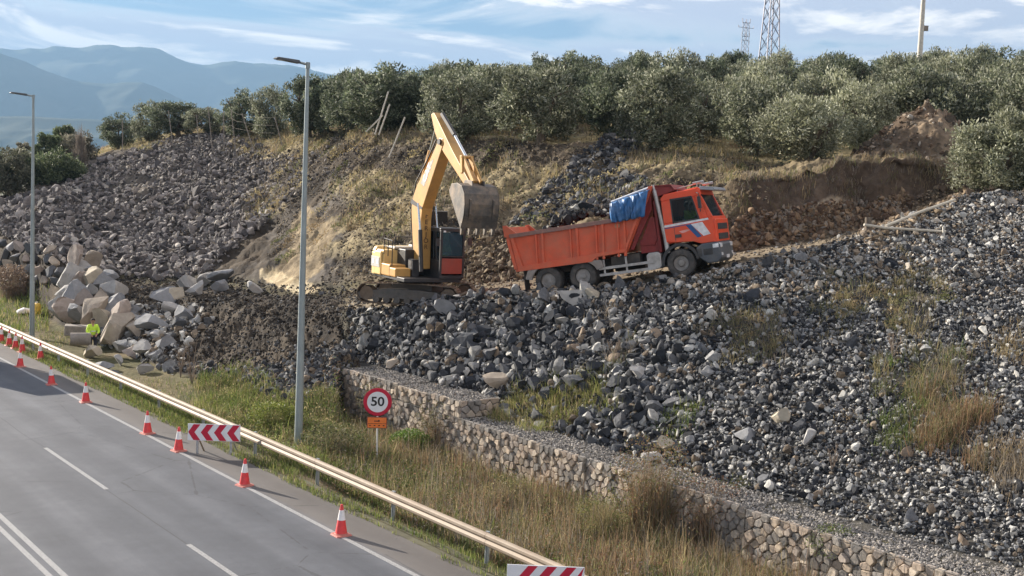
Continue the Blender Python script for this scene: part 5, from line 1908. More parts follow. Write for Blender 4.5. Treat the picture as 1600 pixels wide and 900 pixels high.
m = MB(); m.tube([(1.65, .28, 2.6), (1.75, .12, 2.65)], .015, 5); m.box((1.76, .10, 2.55), (.04, .16, .3)); m.tube([(1.65, 1.3, 2.75), (1.78, 1.42, 2.75)], .015, 5); m.box((1.78, 1.46, 2.6), (.04, .16, .3)); m.build('mirrors', blk_e, exc)
# boom
foot, bend, tip = Vector((.42, 0, 1.45)), Vector((.18, 0, 4.05)), Vector((1.72, 0, 6.45))
m = MB()
BY = .225
bp1 = [(.18, 1.35), (.66, 1.42), (.66, 2.4), (.62, 3.35), (.70, 3.85), (1.05, 4.55), (1.60, 5.65), (1.93, 6.35), (1.88, 6.58), (1.62, 6.62), (1.42, 6.35), (.75, 5.45), (.10, 4.75), (-.20, 4.20), (-.22, 3.7), (-.08, 2.8), (.08, 1.9)]
m.prism(bp1, -BY, BY)
boom = m.build('boom', yel, exc, bevel=.03)
dec = paint('boom_decal', (.36, .36, .33), .5)
m = MB()
m.prism([(.42, 4.85), (.72, 4.72), (1.32, 5.80), (1.02, 5.68)], -BY - .006, -BY + .001); m.build('decal_patch', dec, boom)
# lettering on the right side of the boom, reading upwards
ang = math.atan2(1.05, .62)
text_mesh('CAT', .40, wht_s, boom, 'side_lettering', Matrix.Translation((.88, -BY - .008, 5.26)) @ Matrix.Rotation(R(90), 4, 'X') @ Matrix.Rotation(ang, 4, 'Z'), .002, bold=.01)
# lettering on the front plate, one letter under the other
for q, chx in enumerate('FERJORD'):
    text_mesh(chx, .26, paint('letter_dark', (.12, .06, .02), .5) if q == 0 else bpy.data.materials['letter_dark'], boom, 'front_letter',
              Matrix.Translation((.655 - .008 * max(0, q - 5), 0, 3.55 - q * .25)) @ Matrix.Rotation(R(90), 4, 'Z') @ Matrix.Rotation(R(90), 4, 'X'), .006, bold=.004)
m = MB()
for s_ in (-1, 1):
    m.tube([(1.05, s_ * .36, 1.35), (.86, s_ * .37, 3.0)], .085, 10)
m.build('boom_cylinder', blk_e, exc)
m = MB()
for s_ in (-1, 1):
    m.tube([(.86, s_ * .37, 3.0), (.62, s_ * .37, 4.05)], .045, 8)
m.build('boom_piston', chrome, exc)
m = MB(); m.tube([(.05, -.2, 1.9), (-.28, -.2, 3.6), (-.02, -.2, 4.9), (.75, -.2, 5.75), (1.35, -.2, 6.55)], .03, 6); m.tube([(.05, .1, 1.9), (-.30, .1, 3.6), (-.02, .1, 4.95), (.72, .1, 5.85), (1.3, .1, 6.75)], .03, 6); m.build('hoses', blk_e, boom)
m = MB(); m.prism([(-.30, 4.05), (-.22, 4.0), (.68, 3.80), (.70, 3.9), (-.20, 4.2)], -BY - .012, BY + .012); m.build('boom_band', blk_e, boom)
m = MB(); m.tube([(.02, 0, 4.75), (.55, 0, 6.15)], .09, 10); m.build('stick_cylinder', yel, exc)
m = MB(); m.tube([(.55, 0, 6.15), (1.02, 0, 7.25)], .05, 8); m.build('stick_piston', chrome, exc)
# stick
m = MB()
stp = [(.86, 7.55), (1.08, 7.62), (1.30, 7.42), (1.95, 6.75), (2.65, 6.05), (3.80, 4.98), (3.72, 4.78), (3.52, 4.82), (2.60, 5.55), (1.95, 6.05), (1.55, 6.40), (1.20, 6.85)]
m.prism(stp, -.20, .20)
stick = m.build('stick', yel, exc, bevel=.025)
m = MB(); m.lathe([(.11, -.30), (.11, .30)], (1.72, 0, 6.45), 'y', 14); m.lathe([(.08, -.25), (.08, .25)], (3.66, 0, 4.9), 'y', 12); m.build('pins', blk_e, exc)
m = MB(); m.tube([(1.38, 0, 7.55), (2.35, 0, 6.70)], .085, 10); m.build('bucket_cylinder', blk_e, exc)
m = MB(); m.tube([(2.35, 0, 6.70), (3.25, 0, 5.85)], .05, 8); m.build('bucket_piston', chrome, exc)
m = MB()
for s_ in (-1, 1):
    m.prism([(3.18, 5.90), (3.32, 5.92), (3.40, 5.28), (3.26, 5.26)], s_ * .24, s_ * .18)
    m.prism([(3.20, 5.78), (3.32, 5.90), (4.10, 5.00), (4.0, 4.88)], s_ * .18, s_ * .11)
m.tube([(3.25, -.25, 5.86), (3.25, .25, 5.86)], .06, 8)
m.build('linkage', yel, exc, bevel=.01)
# bucket
m = MB()
BW = .69
prof_b = [(3.34, 4.62), (3.48, 4.86), (3.85, 4.90), (4.22, 4.80), (4.48, 4.52), (4.55, 4.15), (4.50, 3.75), (4.36, 3.42), (4.28, 3.30)]
thk = []
for i, p in enumerate(prof_b):
    a, b = Vector(prof_b[max(i - 1, 0)]), Vector(prof_b[min(i + 1, len(prof_b) - 1)])
    d_ = (b - a).normalized()
    thk.append((p[0] - (-d_.y) * -.05 * -1, p[1] - d_.x * .05 * 1))
thk = []
cxb, czb = 3.9, 4.1
for p in prof_b:
    v = Vector((cxb - p[0], czb - p[1])).normalized() * .05
    thk.append((p[0] + v.x, p[1] + v.y))
n_ = len(prof_b)
vs = [(p[0], -BW, p[1]) for p in prof_b] + [(p[0], BW, p[1]) for p in prof_b] + [(p[0], -BW, p[1]) for p in thk] + [(p[0], BW, p[1]) for p in thk]
fs = []
for i in range(n_ - 1):
    fs += [(i, i + 1, n_ + i + 1, n_ + i), (2 * n_ + i, 3 * n_ + i, 3 * n_ + i + 1, 2 * n_ + i + 1)]
fs += [(0, n_, 3 * n_, 2 * n_), (n_ - 1, 3 * n_ - 1, 4 * n_ - 1, 2 * n_ - 1)]
m.add(vs, fs)
sp = prof_b + [(4.20, 3.32), (3.72, 3.95), (3.38, 4.50)]
for s_ in (-1, 1):
    m.prism(sp, s_ * BW, s_ * (BW - .05))
m.prism([(4.22, 3.28), (4.32, 3.28), (4.42, 3.50), (4.30, 3.50)], -BW - .02, BW + .02)
bk = m.build('bucket', stl, exc, bevel=.012)
m = MB()
for q in range(5):
    y_ = -BW + .08 + q * (2 * BW - .16) / 4
    m.prism([(4.16, 3.36), (4.36, 3.36), (4.26, 3.05), (4.20, 3.02)], y_ - .05, y_ + .05)
m.build('teeth', stl, bk, bevel=.008)
for s_ in (-1, 1):
    m = MB(); m.prism([(3.50, 4.80), (3.62, 5.02), (3.85, 5.02), (4.15, 4.98), (4.20, 4.80)], s_ * .26, s_ * .21)
    m.prism([(4.44, 4.4), (4.60, 4.3), (4.58, 3.8), (4.46, 3.6)], s_ * .5, s_ * .42)
    m.build('bucket_ear', stl, bk, bevel=.008)
ARM = {'boom', 'boom_cylinder', 'boom_piston', 'stick_cylinder', 'stick_piston', 'stick', 'pins', 'bucket_cylinder', 'bucket_piston', 'linkage', 'bucket'}


def lean(o_):
    for ch in o_.children:
        if ch.type == 'MESH' and ch.matrix_local == Matrix.Identity(4):
            for v in ch.data.vertices:
                x_, z_ = v.co.x, v.co.z
                if ch.name.split('.')[0] in ARM or o_.name.split('.')[0] in ARM:
                    v.co.x += .33 * (min(x_, 3.75) - .42)
                v.co.x += .30 * min(1, max(0, (z_ - 4.0) / 2.4)) * (1 - .75 * min(1, max(0, (x_ - 1.7) / 1.8))) + .42 * min(1, max(0, (x_ - 1.7) / 2.6))
            lean(ch)


bpy.context.view_layer.update()
lean(exc)
p_ = exc.matrix_world @ Vector((.80, .78, 1.74))
person(p_, PHI, 'sit', 'excavator operator in yellow high visibility jacket seen through the cab window')

# ------------------------------------------------------------------ olive trees
LEAF = tone_mat('leaf', scale=3.0, var=.2, bump=0, rough=.6, trans=.38, spec=.3)
bark = paint('bark', (.13, .105, .08), .95, var=.35, scale=7, bump=.6)


def leaf_cloud(P, A, ln, wd, C, name, mat=LEAF):
    """diamond leaves at P along unit axes A"""
    n_ = len(P)
    q = RNG.normal(size=(n_, 3))
    q -= A * (q * A).sum(1)[:, None]
    q /= np.linalg.norm(q, axis=1)[:, None] + 1e-9
    ln, wd = np.broadcast_to(ln, n_)[:, None], np.broadcast_to(wd, n_)[:, None]
    V = np.stack([P - A * ln * .5, P + q * wd * .5, P + A * ln * .5, P - q * wd * .5], 1).reshape(-1, 3)
    F = np.arange(n_ * 4).reshape(-1, 4)
    return np_mesh(name, V, F, mat, np.repeat(C, 4, 0))


def olive_variant(seed, h_, w_, nl, trunk_h=.28, dens=1.0, lsz=1.0, pal=((.09, .105, .065), (.18, .195, .125), (.35, .36, .28))):
    """unit tree: height h_, width w_ ; returns trunk mesh, crown mesh"""
    rg = np.random.default_rng(seed)
    m = MB()
    tips = []
    nb = rg.integers(3, 5)
    base_r = .028 * h_ * 1.5
    fork = Vector((rg.uniform(-.1, .1), rg.uniform(-.1, .1), h_ * trunk_h * .6))
    m.tube([(0, 0, -.35), (rg.uniform(-.05, .05), 0, h_ * trunk_h * .3), fork], [base_r * 1.5, base_r * 1.05, base_r * .95], 8)
    for b in range(nb):
        a_ = b * 2 * math.pi / nb + rg.uniform(-.4, .4)
        rr_ = w_ * rg.uniform(.14, .26)
        e1 = fork + Vector((math.cos(a_) * rr_ * .6, math.sin(a_) * rr_ * .6, h_ * .18))
        e2 = fork + Vector((math.cos(a_) * rr_ * 1.1, math.sin(a_) * rr_ * 1.1, h_ * rg.uniform(.32, .46)))
        m.tube([fork, e1, e2], [base_r * .7, base_r * .5, base_r * .3], 6)
        for k in range(4):
            a2 = a_ + rg.uniform(-1.2, 1.2)
            st_ = e1.lerp(e2, rg.uniform(.2, 1))
            e3 = st_ + Vector((math.cos(a2) * w_ * rg.uniform(.1, .2), math.sin(a2) * w_ * rg.uniform(.1, .2), h_ * rg.uniform(.02, .2)))
            m.tube([st_, (st_ + e3) / 2 + Vector((0, 0, .05)), e3], [base_r * .3, base_r * .2, base_r * .08], 5)
            tips.append(e3)
    m.v = m.v
    ob = m.build('tmp_trunk', bark, None, smooth=True)
    tme = ob.data
    bpy.data.objects.remove(ob)
    tme.name = 'trunk'
    # clumps through the crown volume
    K = 84
    u = rg.normal(size=(K, 3)); u /= np.linalg.norm(u, axis=1)[:, None]
    rad = rg.uniform(.35, 1.0, K) ** .6
    ell = np.array([w_ / 2, w_ / 2, h_ * .46]) * .86
    C0 = u * rad[:, None] * ell + np.array([0, 0, h_ * .53])
    C0[:, 2] = np.where(C0[:, 2] < h_ * .10, h_ * rg.uniform(.10, .26, K), C0[:, 2])
    C0[:, :2] += rg.normal(0, .05 * w_, (K, 2))
    R0 = rg.uniform(.06, .145, K) * w_
    ct = rg.uniform(.7, 1.35, K)
    wts = R0 ** 2 / (R0 ** 2).sum()
    k = rg.choice(K, nl, p=wts)
    d_ = rg.normal(size=(nl, 3)); d_ /= np.linalg.norm(d_, axis=1)[:, None]
    rr_ = R0[k] * (1 - .55 * rg.uniform(0, 1, nl) ** 2.0)
    # sprays: push some leaves outwards in little spikes
    spike = rg.uniform(0, 1, nl) < .18
    rr_ = np.where(spike, rr_ * rg.uniform(1.0, 1.55, nl), rr_)
    P_ = C0[k] + d_ * rr_[:, None] * np.array([1, 1, .85])
    hole = vnoise(P_[:, 0] * 1.7 + seed, P_[:, 1] * 1.7, P_[:, 2] * 1.7, seed)
    ok = (hole > -.42 * dens) & (P_[:, 2] > h_ * .01)
    P_, d_, k = P_[ok], d_[ok], k[ok]
    n_ = len(P_)
    A_ = d_ * .8 + rg.normal(size=(n_, 3)) * .6 + np.array([0, 0, .35])
    A_ /= np.linalg.norm(A_, axis=1)[:, None]
    pal = np.array(pal)
    cc = pal[rg.choice(3, n_, p=[.34, .42, .24])] * (rg.uniform(.75, 1.25, n_) * ct[k])[:, None]
    cm = leaf_cloud(P_, A_, rg.uniform(.16, .30, n_) * lsz, rg.uniform(.06, .10, n_) * lsz, cc, 'crown')
    return tme, cm


print('trees')
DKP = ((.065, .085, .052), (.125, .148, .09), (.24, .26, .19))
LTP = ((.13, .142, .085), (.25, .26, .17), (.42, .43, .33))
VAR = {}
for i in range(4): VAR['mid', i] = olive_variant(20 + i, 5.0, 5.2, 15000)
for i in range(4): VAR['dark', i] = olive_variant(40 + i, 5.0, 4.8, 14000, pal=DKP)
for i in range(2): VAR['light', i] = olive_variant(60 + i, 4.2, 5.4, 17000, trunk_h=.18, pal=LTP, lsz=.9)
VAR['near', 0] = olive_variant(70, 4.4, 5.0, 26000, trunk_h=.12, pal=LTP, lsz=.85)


def tree(key, loc, sx_, sz_, label, group, cat='olive tree', name='olive_tree'):
    r_ = empty(name, loc, RNG.uniform(0, 6.28), label, cat, group)
    r_.scale = (sx_, sx_, sz_)
    tm, cm = VAR[key]
    link_mesh('trunk', tm, r_)
    cw_ = link_mesh('crown', cm, r_)
    cw_.location.z = -.42 if name == 'olive_tree' else 0
    cw_.rotation_euler = (RNG.uniform(-.12, .12), RNG.uniform(-.12, .12), RNG.uniform(0, 6.28))
    return r_


GO = 'olive trees of the grove above the slope'
# px, base py, distance, width px, height px, kind, label
FRONT = [
    (845, 216, 62, 152, 142, 'mid', 'broad olive tree standing alone in front of the grove above the excavator bucket'),
    (708, 200, 68, 128, 106, 'mid', 'olive tree behind the tip of the excavator boom'),
    (590, 196, 78, 150, 116, 'dark', 'large dark olive tree behind the leaning wooden poles'),
    (545, 198, 84, 90, 100, 'dark', 'dark olive tree just left of the largest dark one'),
    (482, 198, 88, 104, 100, 'dark', 'dark olive tree directly behind the top of the tall street lamp'),
    (418, 198, 98, 70, 76, 'mid', 'slim olive tree left of the tall street lamp head'),
    (374, 201, 102, 72, 74, 'dark', 'dark olive tree second to the left of the tall street lamp'),
    (322, 207, 106, 66, 50, 'mid', 'small low olive tree behind the fence posts'),
    (278, 208, 110, 88, 62, 'dark', 'rounded olive tree at the left part of the row'),
    (231, 213, 112, 60, 64, 'mid', 'narrow olive tree second from the left end of the row'),
    (186, 219, 116, 68, 52, 'dark', 'smallest olive tree at the left end of the row'),
    (770, 205, 74, 110, 118, 'dark', 'dark olive tree between the boom tip and the broad front tree'),
    (1020, 228, 58, 150, 150, 'mid', 'big olive tree above the rock chute with drooping crown'),
    (960, 215, 66, 110, 130, 'dark', 'dark olive tree behind the rock chute'),
    (1095, 222, 66, 120, 120, 'mid', 'olive tree right of the big one above the rock chute'),
    (1182, 214, 60, 140, 122, 'mid', 'olive tree with low leaning crown above the truck cab'),
    (1262, 266, 52.5, 170, 140, 'light', 'pale leaved olive tree at the brink of the cut right of the truck'),
    (1345, 222, 60, 130, 120, 'light', 'pale olive tree left of the brown spoil heap'),
    (1430, 200, 64, 150, 122, 'mid', 'olive tree directly behind the brown spoil heap'),
    (1530, 205, 62, 150, 130, 'mid', 'olive tree above and behind the near bush at the right'),
    (1625, 230, 58, 150, 150, 'mid', 'olive tree cut by the right picture edge'),
]
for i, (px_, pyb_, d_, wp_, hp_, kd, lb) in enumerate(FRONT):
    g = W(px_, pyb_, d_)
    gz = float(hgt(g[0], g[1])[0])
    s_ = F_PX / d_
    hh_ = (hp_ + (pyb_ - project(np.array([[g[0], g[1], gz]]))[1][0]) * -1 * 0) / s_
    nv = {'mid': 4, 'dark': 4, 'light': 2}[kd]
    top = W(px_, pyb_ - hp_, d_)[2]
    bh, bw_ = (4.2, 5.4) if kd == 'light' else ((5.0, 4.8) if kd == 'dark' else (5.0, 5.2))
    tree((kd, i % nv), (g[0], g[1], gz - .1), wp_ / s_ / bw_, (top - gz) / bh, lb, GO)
# rows behind
rowi = 0
seen_n = 0
names_row = 'olive tree of the rear grove, only its top showing over the trees in front'
for d_, off in ((72, 0), (79, 3), (87, 1), (96, 4), (107, 2), (119, 0)):
    px_ = 520 + off * 14
    while px_ < 1760:
        jit = RNG.uniform(-10, 10)
        x_ = (px_ + jit - 800) / F_PX * d_
        dd = d_ + RNG.uniform(-1.5, 1.5)
        if not (1385 < px_ < 1480 and d_ < 60) and not (px_ < 640 and d_ < 86):
            gz = float(hgt(x_, dd)[0])
            hpx = project(np.array([[x_, dd, gz]]))[1][0]
            want = np.interp(px_, [520, 640, 800, 850, 900, 1000, 1100, 1200, 1300, 1500, 1700], [104, 92, 88, 72, 82, 66, 76, 74, 80, 62, 66]) + RNG.uniform(-16, 16)
            topz = W(px_, want, dd)[2]
            hh_ = np.clip(topz - gz, 2.6, 6.2)
            kd = ['mid', 'dark', 'mid', 'dark', 'light'][RNG.integers(0, 5)] if px_ > 1150 else ['mid', 'dark', 'dark'][RNG.integers(0, 3)]
            nv = {'mid': 4, 'dark': 4, 'light': 2}[kd]
            bh = 4.2 if kd == 'light' else 5.0
            tree((kd, int(RNG.integers(0, nv))), (x_, dd, gz - .1), RNG.uniform(.75, 1.25), hh_ / bh, names_row, 'olive trees of the rear grove')
        px_ += 5.0 * F_PX / d_ * RNG.uniform(.9, 1.15)
# unseen trees added off to the left beyond the road to shade the far lanes
for (n_, t_, h_) in ((-2.5, 62, 9), (1, 66, 8), (-3, 57, 7.5), (-6, 70, 9)):
    p_ = RP(n_ - 9, t_ + 2)
    tree(('dark', int(abs(n_)) % 4), (p_[0], p_[1], -.1), 1.5, h_ / 5, 'unseen dark tree added beyond the far side of the road for its shadow', 'unseen trees added beyond the road', 'tree', 'unseen_tree')

# near bush at the right edge
g = W(1572, 306, 44.5)
gz = float(hgt(g[0], g[1])[0])
tree(('near', 0), (g[0], g[1], gz - .25), 4.3 / 5.0, (W(1572, 140, 44.5)[2] - gz) / 4.4, 'bushy pale green olive at the right edge on top of the gravel slope', GO)

# ------------------------------------------------------------------ blades of grass, dry reeds, twigs
GRASS = tone_mat('blade', scale=6.0, var=.2, bump=0, rough=.7, trans=.35, spec=.15)


def blades(P, h_, wd, lean, C, name, mat=GRASS):
    n_ = len(P)
    a_ = RNG.uniform(0, 2 * math.pi, n_)
    la = RNG.uniform(0, 2 * math.pi, n_)
    L_ = np.abs(RNG.normal(0, 1, n_)) * lean
    s_ = np.stack([np.cos(a_), np.sin(a_), np.zeros(n_)], 1) * (wd / 2)[:, None]
    ld = np.stack([np.cos(la), np.sin(la), np.zeros(n_)], 1)
    up_ = np.array([0, 0, 1.0])
    m1 = P + up_ * (h_ * .55)[:, None] + ld * (h_ * L_ * .30)[:, None]
    tp_ = P + up_ * (h_ * (1 - .25 * np.minimum(L_, 1.5)))[:, None] + ld * (h_ * L_)[:, None]
    P = P - up_ * .03
    V = np.stack([P - s_, P + s_, m1 + s_ * .8, m1 - s_ * .8, tp_], 1).reshape(-1, 3)
    b = np.arange(n_)[:, None] * 5
    F = np.stack([b + np.array([0, 1, 2]), b + np.array([0, 2, 3]), b + np.array([3, 2, 4])], 1).reshape(-1, 3)
    return np_mesh(name, V, F, mat, np.repeat(C, 5, 0))


def pick(n_, pal, wts):
    pal = np.array(pal)
    return pal[RNG.choice(len(pal), n_, p=np.array(wts) / sum(wts))] * RNG.uniform(.7, 1.3, (n_, 1))


GREEN, LIME, OLV, STRAW, TAN, RUST, GREYB = (.12, .17, .045), (.24, .27, .075), (.15, .16, .07), (.38, .32, .17), (.31, .24, .145), (.25, .155, .095), (.24, .21, .175)


def grass(name, mask, n_, h0, hs, wd, lean, pal, wts, wt=None, clump=0.0):
    if clump:
        nc = max(4, int(n_ / 26))
        Pc, i_, j_ = place(nc, mask, RNG, wt)
        k_ = RNG.integers(0, nc, n_)
        Pq = Pc[k_] + RNG.normal(0, clump, (n_, 3)) * np.array([1, 1, 0])
        Pq[:, 2] = hgt(Pq[:, 0], Pq[:, 1])
        hm_ = RNG.uniform(.7, 1.3, nc)[k_]
        ck = RNG.uniform(0, 1, nc)[k_]
    else:
        Pq, i_, j_ = place(n_, mask, RNG, wt)
        hm_ = 1
    h_ = np.clip(h0 * hm_ * np.exp(RNG.normal(0, hs, n_)), .03, h0 * 3)
    cols_ = pick(n_, pal, wts)
    if clump:
        cp = pick(nc, pal, wts)
        mixk = (RNG.uniform(0, 1, n_) < .72)[:, None]
        cols_ = np.where(mixk, cp[k_] * RNG.uniform(.7, 1.3, (n_, 1)), cols_)
    return tag(link_mesh(name, blades(Pq, h_, wd * RNG.uniform(.7, 1.4, n_), lean, cols_, name)), kind='stuff')


def nmask(n0, n1):
    nn_ = GX * TN[0] + GD * TN[1]
    return (nn_ > n0) & (nn_ < n1)


vis = (GPX > -60) & (GPX < 1650) & (GPY < 960)
gpat = np.clip(fbm(GX * .35, GD * .35, None, 3, 91) * 1.8 + .5, 0.05, 1)
grass('verge_grass', nmask(15.1, 16.2) & vis & (GR < 3), 15000, .16, .35, .016, .5, [GREEN, LIME, OLV, STRAW], [.4, .25, .25, .1], gpat)
# strip of soil on the road side of the rail
n_ = 9000
tt_ = RNG.uniform(14, 75, n_); nq = RNG.uniform(14.72, 15.3, n_) + RNG.normal(0, .04, n_)
keepm = (fbm(tt_ * .8, nq * 3, None, 3, 5) > -.25) & (nq > 14.78 + .12 * fbm(tt_ * .9, nq * 0, None, 3, 6))
Pq = TN[None] * nq[:, None] + TT[None] * tt_[:, None]
Pq = Pq[keepm]
tag(link_mesh('roadside_grass', blades(Pq, RNG.uniform(.05, .20, len(Pq)), RNG.uniform(.012, .022, len(Pq)), .6, pick(len(Pq), [GREEN, LIME, OLV, STRAW], [.35, .35, .2, .1]), 'roadside_grass')), kind='stuff')

midv = nmask(16.0, 21.5) & (GR < 3.05) & vis
rgt = midv & (GPX > 480)
grass('dry_grass', rgt, 46000, .31, .5, .013, .38, [STRAW, TAN, RUST, GREYB, OLV, GREEN], [.24, .28, .10, .14, .14, .10], np.clip((GPX - 480) / 180, .15, 1) * (gpat + .25), clump=.22)
grass('green_undergrowth', rgt, 22000, .26, .35, .018, .5, [GREEN, OLV, LIME, STRAW], [.4, .3, .2, .1], np.clip(1.1 - gpat, .1, 1) + 1.5 * np.exp(-((GPX - 500) / 120) ** 2))
grass('tall_weeds', rgt & (GPX > 560), 6500, .62, .4, .010, .32, [TAN, RUST, GREYB, STRAW], [.3, .3, .3, .1], np.clip((GPX - 560) / 200, .1, 1), clump=.16)

def scrub(name, mask, n_, h_, lz, pal, wt=None, clump=.3):
    nc = max(6, n_ // 120)
    Pc, _, _ = place(nc, mask, RNG, wt)
    k_ = RNG.integers(0, nc, n_)
    sc_ = RNG.uniform(.5, 1.3, nc)[k_]
    Q = Pc[k_] + RNG.normal(0, clump, (n_, 3)) * sc_[:, None] * np.array([1, 1, 0])
    Q[:, 2] = hgt(Q[:, 0], Q[:, 1]) + np.abs(RNG.normal(0, .5, n_)) * h_ * sc_
    A_ = RNG.normal(size=(n_, 3)) + np.array([0, 0, .8]); A_ /= np.linalg.norm(A_, axis=1)[:, None]
    cp = pick(nc, pal, [1] * len(pal))[k_] * RNG.uniform(.65, 1.35, (n_, 1))
    return tag(link_mesh(name, leaf_cloud(Q, A_, RNG.uniform(.05, .13, n_) * lz, RNG.uniform(.015, .04, n_) * lz, cp, name, GRASS)), kind='stuff')


scrub('scrub', rgt, 60000, .42, 1.0, [OLV, GREYB, GREEN, TAN, RUST], np.clip((GPX - 440) / 150, .3, 1))
scrub('scrub', midv & (GPX > 330) & (GPX <= 560), 22000, .36, 1.1, [OLV, GREEN, LIME, STRAW])
scrub('scrub', (GR > 4.9) & (GR < 6.1) & (GPX > 560) & (GPX < 1700), 9000, .14, 1.1, [OLV, GREYB, TAN], (1.02 - bare) ** 2 + .015, .22)
scrub('scrub', (GR > 7.3) & (GR < 10) & (GPX > 430) & (GPX < 1200), 14000, .18, 2.0, [OLV, GREYB, TAN, STRAW], gpat ** 2, .4)
lf_ = midv & (GPX > 310) & (GPX <= 520)
grass('green_grass', lf_, 13000, .30, .35, .016, .5, [GREEN, LIME, OLV, STRAW, TAN], [.3, .25, .2, .15, .1], gpat, clump=.2)
grass('sparse_grass', nmask(16, 21) & (GR < 3.3) & (GPX > 60) & (GPX <= 330), 2500, .12, .4, .014, .5, [GREEN, OLV, STRAW], [.4, .3, .3], gpat ** 3)
foot = (nmask(20.6, 21.6)) & vis & (GPX > 760) & (GPX < 1300)
grass('wall_foot_grass', foot & (GPX < 1000), 4500, .28, .3, .016, .5, [LIME, GREEN, STRAW], [.6, .25, .15])
lefty = (GPX > -60) & (GPX < 75) & (GPY > 445) & (GPY < 520) & (GR < 4)
grass('far_green_grass', lefty, 5000, .30, .3, .03, .5, [GREEN, LIME, STRAW], [.5, .3, .2])
# tufts on the embankment
for (cx_, cy_, rx_, ry_, n_, pal_, wt_, hh_) in ((1165, 535, 42, 34, 1500, [STRAW, OLV, GREYB], [.45, .25, .3], .30), (868, 640, 58, 26, 3000, [LIME, OLV, STRAW], [.4, .25, .35], .34), (908, 612, 32, 16, 1400, [LIME, OLV, STRAW], [.4, .3, .3], .36), (815, 655, 34, 16, 1500, [STRAW, LIME], [.7, .3], .35),
                                            (1420, 480, 46, 44, 1600, [STRAW, OLV, GREYB], [.5, .25, .25], .25), (1440, 610, 50, 40, 2200, [OLV, GREEN, STRAW, GREYB], [.25, .2, .3, .25], .38), (1490, 675, 44, 38, 2400, [RUST, TAN, OLV], [.4, .35, .25], .50), (1400, 670, 30, 24, 900, [GREEN, OLV], [.5, .5], .3),
                                            (1340, 465, 50, 22, 1200, [STRAW, OLV], [.5, .5], .22), (1580, 735, 34, 40, 1000, [GREYB, TAN], [.6, .4], .4), (1570, 540, 40, 20, 600, [TAN, STRAW], [.6, .4], .25), (970, 560, 32, 18, 500, [GREYB, OLV], [.7, .3], .35), (945, 495, 20, 18, 400, [GREYB, TAN], [.6, .4], .3),
                                            (1060, 660, 30, 14, 600, [GREEN, LIME], [.6, .4], .28), (1240, 510, 60, 22, 700, [OLV, STRAW], [.5, .5], .2), (720, 655, 30, 8, 500, [STRAW, OLV], [.6, .4], .2)):
    mk = blob(cx_, cy_, rx_, ry_, 1, .5) * ((GR > 4.2) & (GR < 6.2))
    mk2 = blob(cx_, cy_, rx_ * 1.35, ry_ * 1.35, 1, .9) * ((GR > 4.2) & (GR < 6.2))
    grass('grass_tuft', mk2 > .02, int(n_ * .9), hh_ * .78, .45, .012, .8, pal_, wt_, wt=mk2 ** 1.5 + .02, clump=.16)
# dry grass on the slopes and the brow
tanm = np.zeros(GX.shape)
for b in ((430, 225, 70, 20), (560, 390, 55, 14), (640, 330, 30, 40), (800, 275, 80, 20), (700, 300, 60, 22), (590, 290, 60, 22), (560, 350, 40, 18), (950, 300, 60, 16), (1050, 245, 80, 18), (780, 300, 60, 22), (610, 215, 60, 8), (410, 320, 30, 25), (740, 210, 80, 7), (870, 205, 60, 10), (1130, 255, 60, 14), (200, 225, 60, 8), (1150, 280, 60, 14)):
    tanm = np.maximum(tanm, blob(*b) * ((GR > 7.3) & (GR < 12)))
grass('slope_grass', tanm > .4, 42000, .24, .4, .03, .8, [STRAW, TAN, OLV, GREYB], [.25, .3, .25, .2], gpat + .2, clump=.25)
brow = (GR > 9.9) & (GR < 11.2) & (GPX > 140) & (GPX < 1500)
grass('brow_grass', brow, 22000, .26, .4, .03, .7, [STRAW, TAN, OLV, GREYB, RUST], [.25, .3, .2, .15, .1], gpat + .2, clump=.3)
cutg = (GR > 7.5) & (GR < 8.4) & (GPX > 1120) & (GPX < 1480)
grass('cut_edge_grass', cutg, 3000, .2, .4, .02, .8, [TAN, GREYB, OLV], [.4, .3, .3], clump=.2)


def bush(px_, py_, wpx, hpx, n_, pal, wts, label, name='dry_bush', d=None, wd=.012, lean=.55, cat='bush', leaf=0, lpal=None):
    g_ = ground_at(px_, py_) if d is None else at(px_, d)
    s_ = F_PX / g_[1]
    r_w, h_ = wpx / s_ / 2, hpx / s_
    r_ = empty(name, g_, 0, label, cat)
    ang_ = RNG.uniform(0, 2 * math.pi, n_)
    rad_ = np.sqrt(RNG.uniform(0, 1, n_)) * r_w * .55
    P_ = np.stack([np.cos(ang_) * rad_, np.sin(ang_) * rad_, np.zeros(n_)], 1)
    hh2 = h_ * (1 - .45 * (rad_ / (r_w * .55)) ** 2) * RNG.uniform(.45, 1.05, n_)
    o_ = link_mesh('stems', blades(P_, hh2, wd * RNG.uniform(.6, 1.5, n_), lean * r_w / h_, pick(n_, pal, wts), 'stems'), r_)
    if leaf:
        u_ = RNG.normal(size=(leaf, 3)); u_ /= np.linalg.norm(u_, axis=1)[:, None]
        Q = u_ * (RNG.uniform(.2, 1, leaf) ** .5)[:, None] * np.array([r_w, r_w, h_ * .5]) + np.array([0, 0, h_ * .52])
        hole = vnoise(Q[:, 0] * 2.2, Q[:, 1] * 2.2, Q[:, 2] * 2.2, int(px_)) > -.3
        Q = Q[hole]
        A_ = RNG.normal(size=(len(Q), 3)); A_ /= np.linalg.norm(A_, axis=1)[:, None]
        lz = g_[1] / 40
        link_mesh('foliage', leaf_cloud(Q, A_, RNG.uniform(.05, .10, len(Q)) * lz, RNG.uniform(.03, .05, len(Q)) * lz, pick(len(Q), lpal or [GREEN, OLV], [.5] * len(lpal or [1, 1])), 'foliage'), r_)
    return r_


